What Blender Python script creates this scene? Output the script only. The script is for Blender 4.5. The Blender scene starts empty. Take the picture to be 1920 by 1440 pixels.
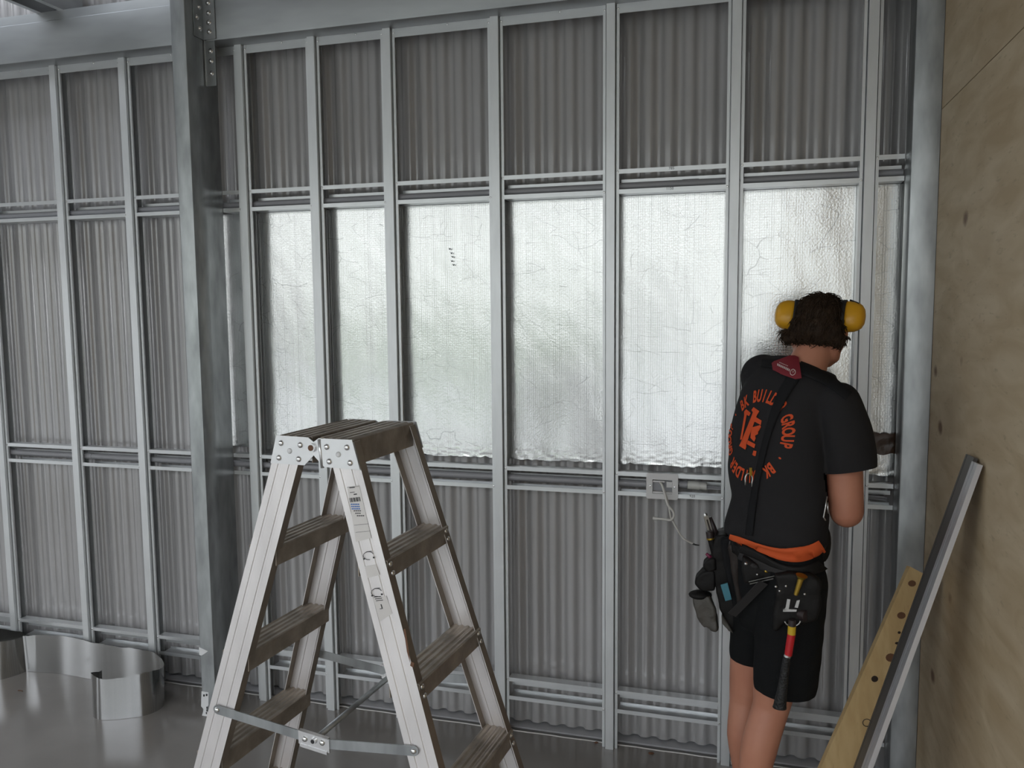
import bpy, math, random
import numpy as np
from mathutils import Vector, Matrix, Quaternion, noise
from mathutils.bvhtree import BVHTree
random.seed(7)
SC = bpy.context.scene
COL = SC.collection

# ------------------------------------------------------------------ camera
F_PX, YAW, PITCH, ROLL = 1534.7, math.radians(15.999), math.radians(5.4438), math.radians(-0.52925)
CAM = Vector((0.0, -3.12475, 1.77419))
_f = Vector((-math.sin(YAW) * math.cos(PITCH), math.cos(YAW) * math.cos(PITCH), -math.sin(PITCH)))
_r0 = Vector((math.cos(YAW), math.sin(YAW), 0)); _u0 = _r0.cross(_f)
_r = _r0 * math.cos(ROLL) + _u0 * math.sin(ROLL); _u = _u0 * math.cos(ROLL) - _r0 * math.sin(ROLL)
cam_d = bpy.data.cameras.new('camera'); cam = bpy.data.objects.new('camera', cam_d); COL.objects.link(cam)
cam_d.sensor_width = 36.0; cam_d.lens = F_PX / 1920 * 36.0; cam_d.clip_start = 0.05
m3 = Matrix((_r, _u, -_f)).transposed()
cam.matrix_world = Matrix.Translation(CAM) @ m3.to_4x4()
SC.camera = cam
def ray(u, v): return (_f * F_PX + _r * (u - 960) - _u * (v - 720)).normalized()
def on_axis(u, v, ax, val):
    d = ray(u, v); return CAM + d * ((val - CAM[ax]) / d[ax])
def on_y(u, v, y): return on_axis(u, v, 1, y)
def on_plane(u, v, p, n):
    d = ray(u, v); return CAM + d * ((Vector(p) - CAM).dot(n) / d.dot(n))

# ------------------------------------------------------------------ world and exposure
w = bpy.data.worlds.new('overcast_sky'); SC.world = w; w.use_nodes = True
nt = w.node_tree; nt.nodes.clear()
bg = nt.nodes.new('ShaderNodeBackground'); wo = nt.nodes.new('ShaderNodeOutputWorld')
tc = nt.nodes.new('ShaderNodeTexCoord'); sx = nt.nodes.new('ShaderNodeSeparateXYZ'); rp = nt.nodes.new('ShaderNodeValToRGB')
nt.links.new(tc.outputs['Generated'], sx.inputs[0]); nt.links.new(sx.outputs['Z'], rp.inputs[0])
rp.color_ramp.elements[0].position = 0.0; rp.color_ramp.elements[0].color = (0.93, 0.95, 0.96, 1)
rp.color_ramp.elements[1].position = 0.9; rp.color_ramp.elements[1].color = (0.80, 0.87, 1.0, 1)
nt.links.new(rp.outputs[0], bg.inputs[0]); bg.inputs[1].default_value = 3.3
nt.links.new(bg.outputs[0], wo.inputs[0])
vs = SC.view_settings; vs.view_transform = 'Standard'; vs.look = 'None'; vs.gamma = 1.0; vs.use_curve_mapping = False
vs.exposure = 0.48
SC.cycles.use_denoising = True
SC.cycles.max_bounces = 10; SC.cycles.diffuse_bounces = 5; SC.cycles.glossy_bounces = 5
SC.cycles.caustics_reflective = True; SC.cycles.blur_glossy = 0.6; SC.cycles.sample_clamp_indirect = 6.0

# ------------------------------------------------------------------ materials
MATS = {}
def mat(name, col=(0.5, 0.5, 0.5), rough=0.5, metal=0.0, spec=0.5, noise_amt=0.0, noise_scale=8.0, col2=None,
        bump=0.0, bump_scale=60.0, stretch=(1, 1, 1), rough_amt=0.0, coat=0.0):
    if name in MATS: return MATS[name]
    m = bpy.data.materials.new(name); m.use_nodes = True; MATS[name] = m
    n = m.node_tree; b = n.nodes['Principled BSDF']; L = n.links.new
    b.inputs['Base Color'].default_value = (*col, 1); b.inputs['Roughness'].default_value = rough
    b.inputs['Metallic'].default_value = metal; b.inputs['Specular IOR Level'].default_value = spec
    if coat: b.inputs['Coat Weight'].default_value = coat
    if noise_amt or bump or rough_amt:
        t = n.nodes.new('ShaderNodeTexCoord'); mp = n.nodes.new('ShaderNodeMapping'); mp.inputs['Scale'].default_value = stretch
        L(t.outputs['Object'], mp.inputs[0])
        if noise_amt or rough_amt:
            nz = n.nodes.new('ShaderNodeTexNoise'); nz.inputs['Scale'].default_value = noise_scale; nz.inputs['Detail'].default_value = 3
            L(mp.outputs[0], nz.inputs[0])
            cr = n.nodes.new('ShaderNodeMapRange'); cr.inputs[1].default_value = 0.3; cr.inputs[2].default_value = 0.7
            L(nz.outputs['Fac'], cr.inputs[0])
            if noise_amt:
                mx = n.nodes.new('ShaderNodeMix'); mx.data_type = 'RGBA'
                c2 = col2 or tuple(c * (1 - noise_amt) for c in col)
                mx.inputs['A'].default_value = (*col, 1); mx.inputs['B'].default_value = (*c2, 1)
                L(cr.outputs[0], mx.inputs['Factor']); L(mx.outputs['Result'], b.inputs['Base Color'])
            if rough_amt:
                rr = n.nodes.new('ShaderNodeMapRange'); rr.inputs[3].default_value = rough - rough_amt; rr.inputs[4].default_value = rough + rough_amt
                L(cr.outputs[0], rr.inputs[0]); L(rr.outputs[0], b.inputs['Roughness'])
        if bump:
            nb = n.nodes.new('ShaderNodeTexNoise'); nb.inputs['Scale'].default_value = bump_scale; nb.inputs['Detail'].default_value = 4
            L(mp.outputs[0], nb.inputs[0])
            bp = n.nodes.new('ShaderNodeBump'); bp.inputs['Strength'].default_value = bump; bp.inputs['Distance'].default_value = 0.01
            L(nb.outputs['Fac'], bp.inputs['Height']); L(bp.outputs[0], b.inputs['Normal'])
    return m

mat('galvanised_stud', (0.74, 0.755, 0.76), 0.42, 0.65, noise_amt=0.10, noise_scale=30, stretch=(1, 1, 0.2))
mat('galvanised_nog', (0.70, 0.715, 0.72), 0.34, 0.70, noise_amt=0.10, noise_scale=30, stretch=(0.2, 1, 1))
mat('galvanised_column', (0.47, 0.49, 0.495), 0.36, 0.8, noise_amt=0.38, noise_scale=6, stretch=(3, 3, 1))
mat('galvanised_beam', (0.42, 0.435, 0.44), 0.46, 0.65, noise_amt=0.36, noise_scale=3.5, stretch=(0.5, 1, 2))
mat('bright_zinc', (0.75, 0.75, 0.74), 0.25, 0.95)
mat('cladding_grey', (0.375, 0.365, 0.362), 0.19, 0.0, spec=0.85, noise_amt=0.06, noise_scale=3)
mat('flashing_grey', (0.42, 0.42, 0.43), 0.4, 0.0)
mat('slab_edge', (0.20, 0.195, 0.19), 0.7, 0.0)
mat('sealant_white', (0.62, 0.61, 0.58), 0.6)
mat('conduit_grey', (0.30, 0.30, 0.315), 0.35)
mat('conduit_white', (0.60, 0.60, 0.56), 0.4)
mat('plastic_white', (0.66, 0.65, 0.64), 0.35)
mat('cable_white', (0.62, 0.60, 0.56), 0.45)
mat('cable_black', (0.03, 0.03, 0.03), 0.5)
mat('aluminium_worn', (0.83, 0.795, 0.785), 0.42, 0.6, noise_amt=0.22, noise_scale=9, stretch=(1, 1, 0.35), rough_amt=0.08)
mat('aluminium_plate', (0.72, 0.72, 0.72), 0.33, 0.85, noise_amt=0.12, noise_scale=14)
mat('flange_brown', (0.27, 0.225, 0.18), 0.45, 0.4, noise_amt=0.3, noise_scale=10)  # darker brown-grey tone for the stile flange faces
mat('tread_dirty', (0.41, 0.35, 0.285), 0.42, 0.5, noise_amt=0.45, noise_scale=16, bump=0.12, bump_scale=90)
mat('rust_brown', (0.13, 0.06, 0.03), 0.7)
mat('rubber_black', (0.03, 0.03, 0.03), 0.7)
mat('sticker_clear', (0.60, 0.57, 0.545), 0.35, 0.3)
mat('sticker_white', (0.72, 0.72, 0.72), 0.5)
mat('ink_black', (0.02, 0.02, 0.022), 0.6)
mat('ink_blue', (0.05, 0.16, 0.45), 0.6)
mat('joist_dark', (0.16, 0.165, 0.17), 0.45, 0.5)
mat('roof_lining', (0.30, 0.285, 0.27), 0.5)
mat('shed_wall', (0.36, 0.355, 0.35), 0.5)
mat('ground_concrete', (0.40, 0.395, 0.37), 0.8)
mat('render_pale', (0.50, 0.50, 0.46), 0.8, noise_amt=0.15, noise_scale=0.6)
mat('hedge_green', (0.075, 0.115, 0.045), 0.7, noise_amt=0.5, noise_scale=3)
mat('packing_tape', (0.10, 0.055, 0.032), 0.28, noise_amt=0.4, noise_scale=20, bump=0.3, bump_scale=40)
mat('skin', (0.52, 0.235, 0.15), 0.5, noise_amt=0.14, noise_scale=10, col2=(0.45, 0.185, 0.115))
mat('hair_brown', (0.040, 0.024, 0.014), 0.6, spec=0.15, noise_amt=0.5, noise_scale=45, bump=0.5, bump_scale=90)
mat('shirt_black', (0.019, 0.018, 0.019), 0.85, spec=0.25, bump=0.25, bump_scale=500)
mat('shorts_black', (0.0075, 0.008, 0.0085), 0.85, spec=0.2, bump=0.25, bump_scale=400)
mat('print_orange', (0.62, 0.085, 0.025), 0.7, spec=0.2)
mat('band_orange', (0.60, 0.10, 0.028), 0.7, spec=0.2)
mat('strap_black', (0.008, 0.008, 0.009), 0.8, spec=0.25)
mat('patch_red', (0.21, 0.018, 0.028), 0.6)
mat('patch_print', (0.62, 0.50, 0.48), 0.6)
mat('muff_yellow', (0.66, 0.33, 0.012), 0.36)
mat('muff_black', (0.012, 0.012, 0.013), 0.5)
mat('leather_dark', (0.0085, 0.0075, 0.007), 0.6, spec=0.25, bump=0.2, bump_scale=60)
mat('leather_brown', (0.026, 0.019, 0.016), 0.55, spec=0.3, bump=0.2, bump_scale=60)
mat('nylon_grey', (0.035, 0.033, 0.033), 0.7, spec=0.2)
mat('glove_grey', (0.085, 0.077, 0.066), 0.5, bump=0.4, bump_scale=40, noise_amt=0.3, noise_scale=20)
mat('tag_teal', (0.05, 0.20, 0.26), 0.5)
mat('tool_steel', (0.55, 0.55, 0.54), 0.28, 0.95)
mat('tool_dark', (0.03, 0.02, 0.02), 0.45)
mat('tool_pink', (0.16, 0.012, 0.05), 0.45)
mat('brass', (0.46, 0.30, 0.05), 0.32, 0.8)
mat('hammer_red', (0.50, 0.012, 0.018), 0.35)
mat('hammer_yellow', (0.58, 0.38, 0.02), 0.35)
mat('grip_black', (0.010, 0.010, 0.010), 0.5, bump=0.6, bump_scale=150)
mat('boot_tan', (0.16, 0.10, 0.05), 0.6)
mat('eye_white', (0.7, 0.7, 0.7), 0.2)
mat('dark_channel', (0.080, 0.072, 0.068), 0.38, 0.3)
mat('dark_channel_edge', (0.075, 0.085, 0.080), 0.4, 0.3)
mat('aluminium_track', (0.66, 0.66, 0.69), 0.32, 0.7)

MATS['cladding_grey'].node_tree.nodes['Principled BSDF'].inputs['IOR'].default_value = 1.7
def nodes_of(m): return m.node_tree, m.node_tree.nodes, m.node_tree.links.new
def foil_material(name, rough, cell, strength, crease=1.0, dull=1.0):
    m = bpy.data.materials.new(name); m.use_nodes = True; MATS[name] = m
    t, N, L = nodes_of(m); b = N['Principled BSDF']
    b.inputs['Base Color'].default_value = (0.84, 0.845, 0.835, 1); b.inputs['Metallic'].default_value = 1.0
    b.inputs['Roughness'].default_value = rough
    tc = N.new('ShaderNodeTexCoord'); sp = N.new('ShaderNodeSeparateXYZ'); L(tc.outputs['Object'], sp.inputs[0])
    def mth(op, a, bb=None, clamp=False):
        q = N.new('ShaderNodeMath'); q.operation = op; q.use_clamp = clamp
        for i, v in enumerate((a, bb)):
            if v is None: continue
            if hasattr(v, 'is_linked'): L(v, q.inputs[i])
            else: q.inputs[i].default_value = v
        return q.outputs[0]
    nz = N.new('ShaderNodeTexNoise'); nz.inputs['Scale'].default_value = 14; L(tc.outputs['Object'], nz.inputs[0])
    wob = mth('MULTIPLY', nz.outputs['Fac'], 0.004)
    def lines(coord, pitch, wdt):
        f = mth('FRACT', mth('DIVIDE', mth('ADD', coord, wob), pitch))
        d = mth('ABSOLUTE', mth('SUBTRACT', f, 0.5))
        return mth('MULTIPLY', mth('SUBTRACT', wdt, d), 1.0 / wdt, True) if False else mth('LESS_THAN', d, wdt)
    gx = lines(sp.outputs['X'], cell * 0.8, 0.15); gz = lines(sp.outputs['Z'], cell * 0.9, 0.07)
    nx1 = N.new('ShaderNodeTexNoise'); nx1.noise_dimensions = '1D'; nx1.inputs['Scale'].default_value = 55; L(sp.outputs['X'], nx1.inputs['W'])
    big = N.new('ShaderNodeTexNoise'); big.inputs['Scale'].default_value = 2.2; L(tc.outputs['Object'], big.inputs[0])
    gx = mth('MULTIPLY', gx, mth('MULTIPLY', mth('SUBTRACT', nx1.outputs['Fac'], 0.22), mth('MULTIPLY', big.outputs['Fac'], 3.6), True), True)
    grid = mth('MAXIMUM', gx, mth('MULTIPLY', gz, 0.22))
    # creases: thin cell borders of two stretched voronoi fields
    cre = None
    for sc, wd, rot in ((3.2, 0.0024, 0.5), (8.0, 0.0045, -0.35)):
        mp = N.new('ShaderNodeMapping'); mp.inputs['Rotation'].default_value = (0, rot, 0); mp.inputs['Scale'].default_value = (1, 0.2, 1.7)
        L(tc.outputs['Object'], mp.inputs[0])
        add = N.new('ShaderNodeVectorMath'); add.operation = 'ADD'
        nz2 = N.new('ShaderNodeTexNoise'); nz2.inputs['Scale'].default_value = 5; L(tc.outputs['Object'], nz2.inputs[0])
        scv = N.new('ShaderNodeVectorMath'); scv.operation = 'SCALE'; scv.inputs['Scale'].default_value = 0.16
        L(nz2.outputs['Color'], scv.inputs[0]); L(mp.outputs[0], add.inputs[0]); L(scv.outputs[0], add.inputs[1])
        vo = N.new('ShaderNodeTexVoronoi'); vo.feature = 'DISTANCE_TO_EDGE'; vo.inputs['Scale'].default_value = sc; L(add.outputs[0], vo.inputs[0])
        e = mth('LESS_THAN', vo.outputs['Distance'], wd)
        nm = N.new('ShaderNodeTexNoise'); nm.inputs['Scale'].default_value = 3.2 + sc; L(tc.outputs['Object'], nm.inputs[0])
        e = mth('MULTIPLY', e, mth('GREATER_THAN', nm.outputs['Fac'], 0.53))
        cre = e if cre is None else mth('MAXIMUM', cre, e)
    nf = N.new('ShaderNodeTexNoise'); nf.inputs['Scale'].default_value = 130; nf.inputs['Detail'].default_value = 3; L(tc.outputs['Object'], nf.inputs[0])
    h = mth('ADD', mth('MULTIPLY', grid, -0.22), mth('MULTIPLY', nf.outputs['Fac'], 0.55))
    h = mth('ADD', h, mth('MULTIPLY', cre, -0.45 * crease))
    bp = N.new('ShaderNodeBump'); bp.inputs['Strength'].default_value = strength; bp.inputs['Distance'].default_value = 0.0016
    L(h, bp.inputs['Height']); L(bp.outputs[0], b.inputs['Normal'])
    mx = N.new('ShaderNodeMix'); mx.data_type = 'RGBA'; mx.inputs['A'].default_value = (0.84 * dull, 0.845 * dull, 0.835 * dull, 1); mx.inputs['B'].default_value = (0.34, 0.35, 0.35, 1)
    L(mth('MULTIPLY', mth('MAXIMUM', mth('MULTIPLY', grid, 0.55), mth('MULTIPLY', cre, 0.6 * crease)), 0.9), mx.inputs['Factor']); L(mx.outputs['Result'], b.inputs['Base Color'])
    return m
foil_material('foil_blanket', 0.21, 0.0105, 0.50)
foil_material('foil_strip', 0.17, 0.005, 0.03, 0.0, 0.66)

def plywood_material(name, axis_scale, c1, c2, knot):
    m = bpy.data.materials.new(name); m.use_nodes = True; MATS[name] = m
    t, N, L = nodes_of(m); b = N['Principled BSDF']; b.inputs['Roughness'].default_value = 0.6
    tc = N.new('ShaderNodeTexCoord'); mp = N.new('ShaderNodeMapping'); mp.inputs['Scale'].default_value = axis_scale; L(tc.outputs['Object'], mp.inputs[0])
    n1 = N.new('ShaderNodeTexNoise'); n1.inputs['Scale'].default_value = 5; n1.inputs['Detail'].default_value = 8; n1.inputs['Distortion'].default_value = 0.6; L(mp.outputs[0], n1.inputs[0])
    r1 = N.new('ShaderNodeValToRGB'); r1.color_ramp.elements[0].position = 0.32; r1.color_ramp.elements[0].color = (*c1, 1)
    r1.color_ramp.elements[1].position = 0.68; r1.color_ramp.elements[1].color = (*c2, 1); L(n1.outputs['Fac'], r1.inputs[0])
    # dark knots
    mk = N.new('ShaderNodeMapping'); mk.inputs['Scale'].default_value = knot; L(tc.outputs['Object'], mk.inputs[0])
    vo = N.new('ShaderNodeTexVoronoi'); vo.inputs['Scale'].default_value = 1.0; L(mk.outputs[0], vo.inputs[0])
    nv = N.new('ShaderNodeTexNoise'); nv.inputs['Scale'].default_value = 30; L(tc.outputs['Object'], nv.inputs[0])
    ad = N.new('ShaderNodeMath'); ad.operation = 'MULTIPLY_ADD'; ad.inputs[1].default_value = 0.05; L(nv.outputs['Fac'], ad.inputs[0]); L(vo.outputs['Distance'], ad.inputs[2])
    r2 = N.new('ShaderNodeValToRGB'); r2.color_ramp.elements[0].position = 0.085; r2.color_ramp.elements[0].color = (1, 1, 1, 1)
    r2.color_ramp.elements[1].position = 0.15; r2.color_ramp.elements[1].color = (0, 0, 0, 1); L(ad.outputs[0], r2.inputs[0])
    mx = N.new('ShaderNodeMix'); mx.data_type = 'RGBA'; mx.inputs['B'].default_value = (0.16, 0.085, 0.04, 1)
    L(r2.outputs[0], mx.inputs['Factor']); L(r1.outputs[0], mx.inputs['A'])
    # grain streaks
    ms = N.new('ShaderNodeMapping'); ms.inputs['Scale'].default_value = tuple(a * 1.0 for a in axis_scale); ms.inputs['Rotation'].default_value = (0.06, 0, 0); L(tc.outputs['Object'], ms.inputs[0])
    n3 = N.new('ShaderNodeTexNoise'); n3.inputs['Scale'].default_value = 24; n3.inputs['Detail'].default_value = 3; L(ms.outputs[0], n3.inputs[0])
    r3 = N.new('ShaderNodeValToRGB'); r3.color_ramp.elements[0].position = 0.62; r3.color_ramp.elements[0].color = (0, 0, 0, 1)
    r3.color_ramp.elements[1].position = 0.78; r3.color_ramp.elements[1].color = (0.5, 0.5, 0.5, 1); L(n3.outputs['Fac'], r3.inputs[0])
    m2 = N.new('ShaderNodeMix'); m2.data_type = 'RGBA'; m2.inputs['B'].default_value = (*[c * 0.62 for c in c1], 1)
    L(r3.outputs[0], m2.inputs['Factor']); L(mx.outputs['Result'], m2.inputs['A']); L(m2.outputs['Result'], b.inputs['Base Color'])
    return m
plywood_material('plywood_wall', (3, 0.8, 3), (0.43, 0.325, 0.195), (0.57, 0.465, 0.315), (0.5, 3.2, 4.6))
plywood_material('plywood_plank', (6, 6, 0.9), (0.46, 0.32, 0.15), (0.56, 0.41, 0.21), (0.1, 0.1, 0.1))

# polished concrete floor
m = mat('floor_concrete', (0.2, 0.2, 0.19), 0.2); t, N, L = nodes_of(m); b = N['Principled BSDF']
tc = N.new('ShaderNodeTexCoord'); n1 = N.new('ShaderNodeTexNoise'); n1.inputs['Scale'].default_value = 1.6; n1.inputs['Detail'].default_value = 9; L(tc.outputs['Object'], n1.inputs[0])
r1 = N.new('ShaderNodeValToRGB'); r1.color_ramp.elements[0].position = 0.3; r1.color_ramp.elements[0].color = (0.175, 0.160, 0.143, 1)
r1.color_ramp.elements[1].position = 0.7; r1.color_ramp.elements[1].color = (0.255, 0.238, 0.217, 1); L(n1.outputs['Fac'], r1.inputs[0]); L(r1.outputs[0], b.inputs['Base Color'])
r2 = N.new('ShaderNodeMapRange'); r2.inputs[1].default_value = 0.3; r2.inputs[2].default_value = 0.7; r2.inputs[3].default_value = 0.12; r2.inputs[4].default_value = 0.24
L(n1.outputs['Fac'], r2.inputs[0]); L(r2.outputs[0], b.inputs['Roughness'])

# ------------------------------------------------------------------ mesh helpers
WORLD = {}          # world position of every object made here
class MB:
    def __init__(s): s.v = []; s.f = []; s.mi = []; s.cur = 0
    def add(s, vs, fs):
        o = len(s.v); s.v += [tuple(p) for p in vs]
        for f in fs: s.f.append(tuple(i + o for i in f)); s.mi.append(s.cur)
        return s
    def box(s, a, b):
        (x0, y0, z0), (x1, y1, z1) = a, b
        return s.add([(x0,y0,z0),(x1,y0,z0),(x1,y1,z0),(x0,y1,z0),(x0,y0,z1),(x1,y0,z1),(x1,y1,z1),(x0,y1,z1)],
                     [(0,3,2,1),(4,5,6,7),(0,1,5,4),(1,2,6,5),(2,3,7,6),(3,0,4,7)])
    def obox(s, c, ex, ey, ez):      # oriented box: centre and half-extent vectors
        c, ex, ey, ez = map(Vector, (c, ex, ey, ez)); vs = []
        for k in (-1, 1):
            for (i, j) in ((-1,-1),(1,-1),(1,1),(-1,1)): vs.append(c + ex*i + ey*j + ez*k)
        return s.add(vs, [(0,3,2,1),(4,5,6,7),(0,1,5,4),(1,2,6,5),(2,3,7,6),(3,0,4,7)])
    def loft(s, rings, closed=True, caps=True):
        n = len(rings[0]); vs = [p for r in rings for p in r]; fs = []
        for i in range(len(rings) - 1):
            for j in range(n if closed else n - 1):
                k = (j + 1) % n; fs.append((i*n+j, i*n+k, (i+1)*n+k, (i+1)*n+j))
        if caps and closed:
            fs.append(tuple(reversed(range(n)))); fs.append(tuple((len(rings)-1)*n + j for j in range(n)))
        return s.add(vs, fs)
    def tube(s, pts, r, seg=10, caps=True):
        pts = [Vector(p) for p in pts]; rs = r if isinstance(r, (list, tuple)) else [r] * len(pts)
        rings = []; nrm = None
        for i, p in enumerate(pts):
            t = (pts[min(i+1, len(pts)-1)] - pts[max(i-1, 0)]).normalized()
            if nrm is None: nrm = t.orthogonal().normalized()
            else: nrm = (nrm - t * nrm.dot(t)).normalized()
            bn = t.cross(nrm)
            rings.append([p + (nrm * math.cos(2*math.pi*k/seg) + bn * math.sin(2*math.pi*k/seg)) * rs[i] for k in range(seg)])
        return s.loft(rings, True, caps)
    def prism(s, poly, d):           # polygon of 3D points pushed by vector d
        d = Vector(d); n = len(poly); P = [Vector(p) for p in poly]
        return s.add(P + [p + d for p in P], [tuple(reversed(range(n))), tuple(range(n, 2*n))] + [(j, (j+1) % n, n + (j+1) % n, n + j) for j in range(n)])
    def ellipsoid(s, c, ax, ay, az, nu=20, nv=12):
        c, ax, ay, az = map(Vector, (c, ax, ay, az)); rings = []
        for i in range(1, nv):
            th = math.pi * i / nv
            rings.append([c - az * math.cos(th) + (ax * math.cos(2*math.pi*k/nu) + ay * math.sin(2*math.pi*k/nu)) * math.sin(th) for k in range(nu)])
        o = len(s.v); s.loft(rings, True, False)
        a = len(s.v); s.v.append(tuple(c - az)); s.v.append(tuple(c + az)); e = o + (nv - 2) * nu
        for k in range(nu):
            s.f.append((a, o + (k+1) % nu, o + k)); s.f.append((a + 1, e + k, e + (k+1) % nu)); s.mi += [s.cur, s.cur]
        return s
    def build(s, name, material, parent=None, smooth=False, base='bottom', auto=None):
        v = np.array(s.v, float); lo, hi = v.min(0), v.max(0); c = (lo + hi) / 2
        if base == 'bottom': c[2] = lo[2]
        me = bpy.data.meshes.new(name); me.from_pydata((v - c).tolist(), [], s.f)
        mats = material if isinstance(material, (list, tuple)) else [material]
        for q in mats: me.materials.append(MATS[q])
        if len(mats) > 1: me.polygons.foreach_set('material_index', s.mi)
        me.validate(); me.update()
        if smooth: me.shade_smooth()
        if auto: me.shade_smooth(); me.set_sharp_from_angle(angle=math.radians(auto))
        return link(name, me, Vector(c), parent)
def link(name, data, pos, parent=None):
    o = bpy.data.objects.new(name, data); COL.objects.link(o); pos = Vector(pos)
    WORLD[o.name] = pos
    if parent is not None: o.parent = parent; o.location = pos - WORLD[parent.name]
    else: o.location = pos
    return o
def tag(o, label, cat, group=None):
    o['label'] = label; o['category'] = cat
    if group: o['group'] = group
    return o
def struct(o, label=None):
    o['kind'] = 'structure'
    if label: o['label'] = label
    return o
def thing(name, label, cat, loc, group=None):
    o = link(name, None, loc); o.empty_display_size = 0.1
    return tag(o, label, cat, group)
def offset_poly(pts, t):
    """closed outline of a 2D open polyline given sheet thickness t"""
    P = [Vector((p[0], p[1])) for p in pts]; A, B = [], []
    for i, p in enumerate(P):
        d0 = (p - P[i-1]).normalized() if i else None; d1 = (P[i+1] - p).normalized() if i < len(P) - 1 else None
        ns = [Vector((-d.y, d.x)) for d in (d0, d1) if d is not None]
        n = sum(ns, Vector((0, 0))).normalized(); k = 1 / max(0.35, n.dot(ns[0]))
        A.append(p + n * t * k * 0.5); B.append(p - n * t * k * 0.5)
    return A + B[::-1]
def lerp(a, b, t): return a + (b - a) * t

# ------------------------------------------------------------------ shed shell
XR, XL, YF, ZC = 0.60, -6.6, -5.6, 3.62
PLY = 0.60
fl = MB().box((XL - 0.1, YF - 0.1, -0.12), (XR + 2.6, 0.031, 0.0)).build('floor', 'floor_concrete')
struct(fl, 'polished grey concrete floor slab')
struct(MB().box((-40, -46, -0.5), (40, 30, -0.16)).build('ground', 'ground_concrete'), 'pale concrete yard outside the shed')
def hedge(name, x0, x1, y, h, label):
    m = MB(); n = 60; k = 10; vs = []
    for i in range(n + 1):
        for j in range(k + 1):
            a = math.pi * j / k; x = lerp(x0, x1, i / n); q = 1 + 0.25 * noise.noise(Vector((x * 0.9, j * 0.7, y)))
            vs.append((x, y - 1.0 * math.cos(a) * q, -0.16 + h * math.sin(a) ** 0.5 * q))
    m.add(vs, [(i*(k+1)+j, (i+1)*(k+1)+j, (i+1)*(k+1)+j+1, i*(k+1)+j+1) for i in range(n) for j in range(k)])
    return tag(m.build(name, 'hedge_green', smooth=True), label, 'hedge')
hedge('reflection_hedge', -9.0, -3.0, -13.4, 1.3, 'added green hedge out of view across the yard, reflected in the foil')  # unseen hedge added to vary the tones the foil reflects
nb = thing('reflection_building', 'added pale building out of view across the yard, reflected in the foil', 'building', (-1, -15.5, -0.16))  # unseen building added to hide sky and give the foil a pale reflection
MB().box((-18, -16, -0.16), (16, -15, 4.7)).build('building_wall', 'render_pale', nb)
MB().box((-18.4, -16.4, 4.7), (16.4, -14.7, 4.95)).build('building_roof', 'joist_dark', nb)
for (x0, x1, z0, z1) in ((-12.6, -10.6, -0.15, 2.2), (-2.4, -1.2, 0.9, 2.3), (4.2, 6.6, -0.15, 2.4)):  # dark openings added to break up the reflection in the foil
    wn = MB().box((x0, -15.02, z0), (x1, -14.97, z1)).build('window', 'joist_dark', nb)
    MB().box((x0 + 0.08, -14.969, z0 + 0.08), (x1 - 0.08, -14.96, z1 - 0.08)).build('pane', 'tool_dark', wn)
# corrugated cladding in overlapping sheets, ten ribs each
wb = struct(link('wall_back', None, (-2.0, 0.07, 0)), 'corrugated grey steel wall cladding')
PIT, AMP = 0.0762, 0.0095
x0 = -4.72; k = 0
while x0 < 0.75:
    m = MB(); n = 16 * 10; top = []; bot = []
    for i in range(n + 1):
        x = x0 + PIT * 10 * i / n; y = 0.1035 - AMP * math.tanh(1.7 * (math.sin(2 * math.pi * (x + 0.012) / PIT) + 0.22)) / math.tanh(1.7)
        bot.append((x, y, 0.012)); top.append((x, y, 3.55))
    vs = bot + top + [(x, y + 0.0008, z) for (x, y, z) in bot + top]; M = n + 1; fs = []
    for i in range(n):
        fs.append((i, i+1, M+i+1, M+i)); fs.append((2*M+i, 3*M+i, 3*M+i+1, 2*M+i+1)); fs.append((i, 2*M+i, 2*M+i+1, i+1)); fs.append((M+i, M+i+1, 3*M+i+1, 3*M+i))
    m.add(vs, fs); m.build('corrugated_sheet', 'cladding_grey', wb, smooth=False, auto=60)
    x0 += PIT * 10; k += 1
struct(MB().box((-4.8, 0.062, -0.10), (0.62, 0.138, 0.003)).build('trim_1', 'flashing_grey'), 'pale grey base flashing under the cladding')
struct(MB().box((-4.8, 0.031, -0.10), (0.62, 0.062, -0.004)).build('trim_2', 'slab_edge'), 'grey slab edge at the foot of the wall')
m = MB(); pts = [(-4.7 + 0.05 * i, 0.029 + 0.0015 * math.sin(i * 1.7), 0.0015) for i in range(106)]
m.tube(pts, 0.0028, 6); struct(m.build('trim_3', 'sealant_white', smooth=True), 'thin white bead of sealant along the slab edge')
# plywood wall on the right
wr = struct(link('wall_right', None, (PLY, -2.0, 0)), 'raw plywood wall')
for (y0, y1) in ((-1.299, -0.10), (-2.5, -1.301), (-3.7, -2.502)):
    MB().box((PLY, y0, 0.0), (PLY + 0.017, y1, 2.3985)).build('plywood_sheet', 'plywood_wall', wr)
    MB().box((PLY, y0, 2.4015), (PLY + 0.017, y1, 3.6)).build('plywood_sheet', 'plywood_wall', wr)
MB().box((PLY + 0.017, -3.7, 0.0), (PLY + 0.03, 0.085, 3.6)).build('backing_board', 'joist_dark', wr)
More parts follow.
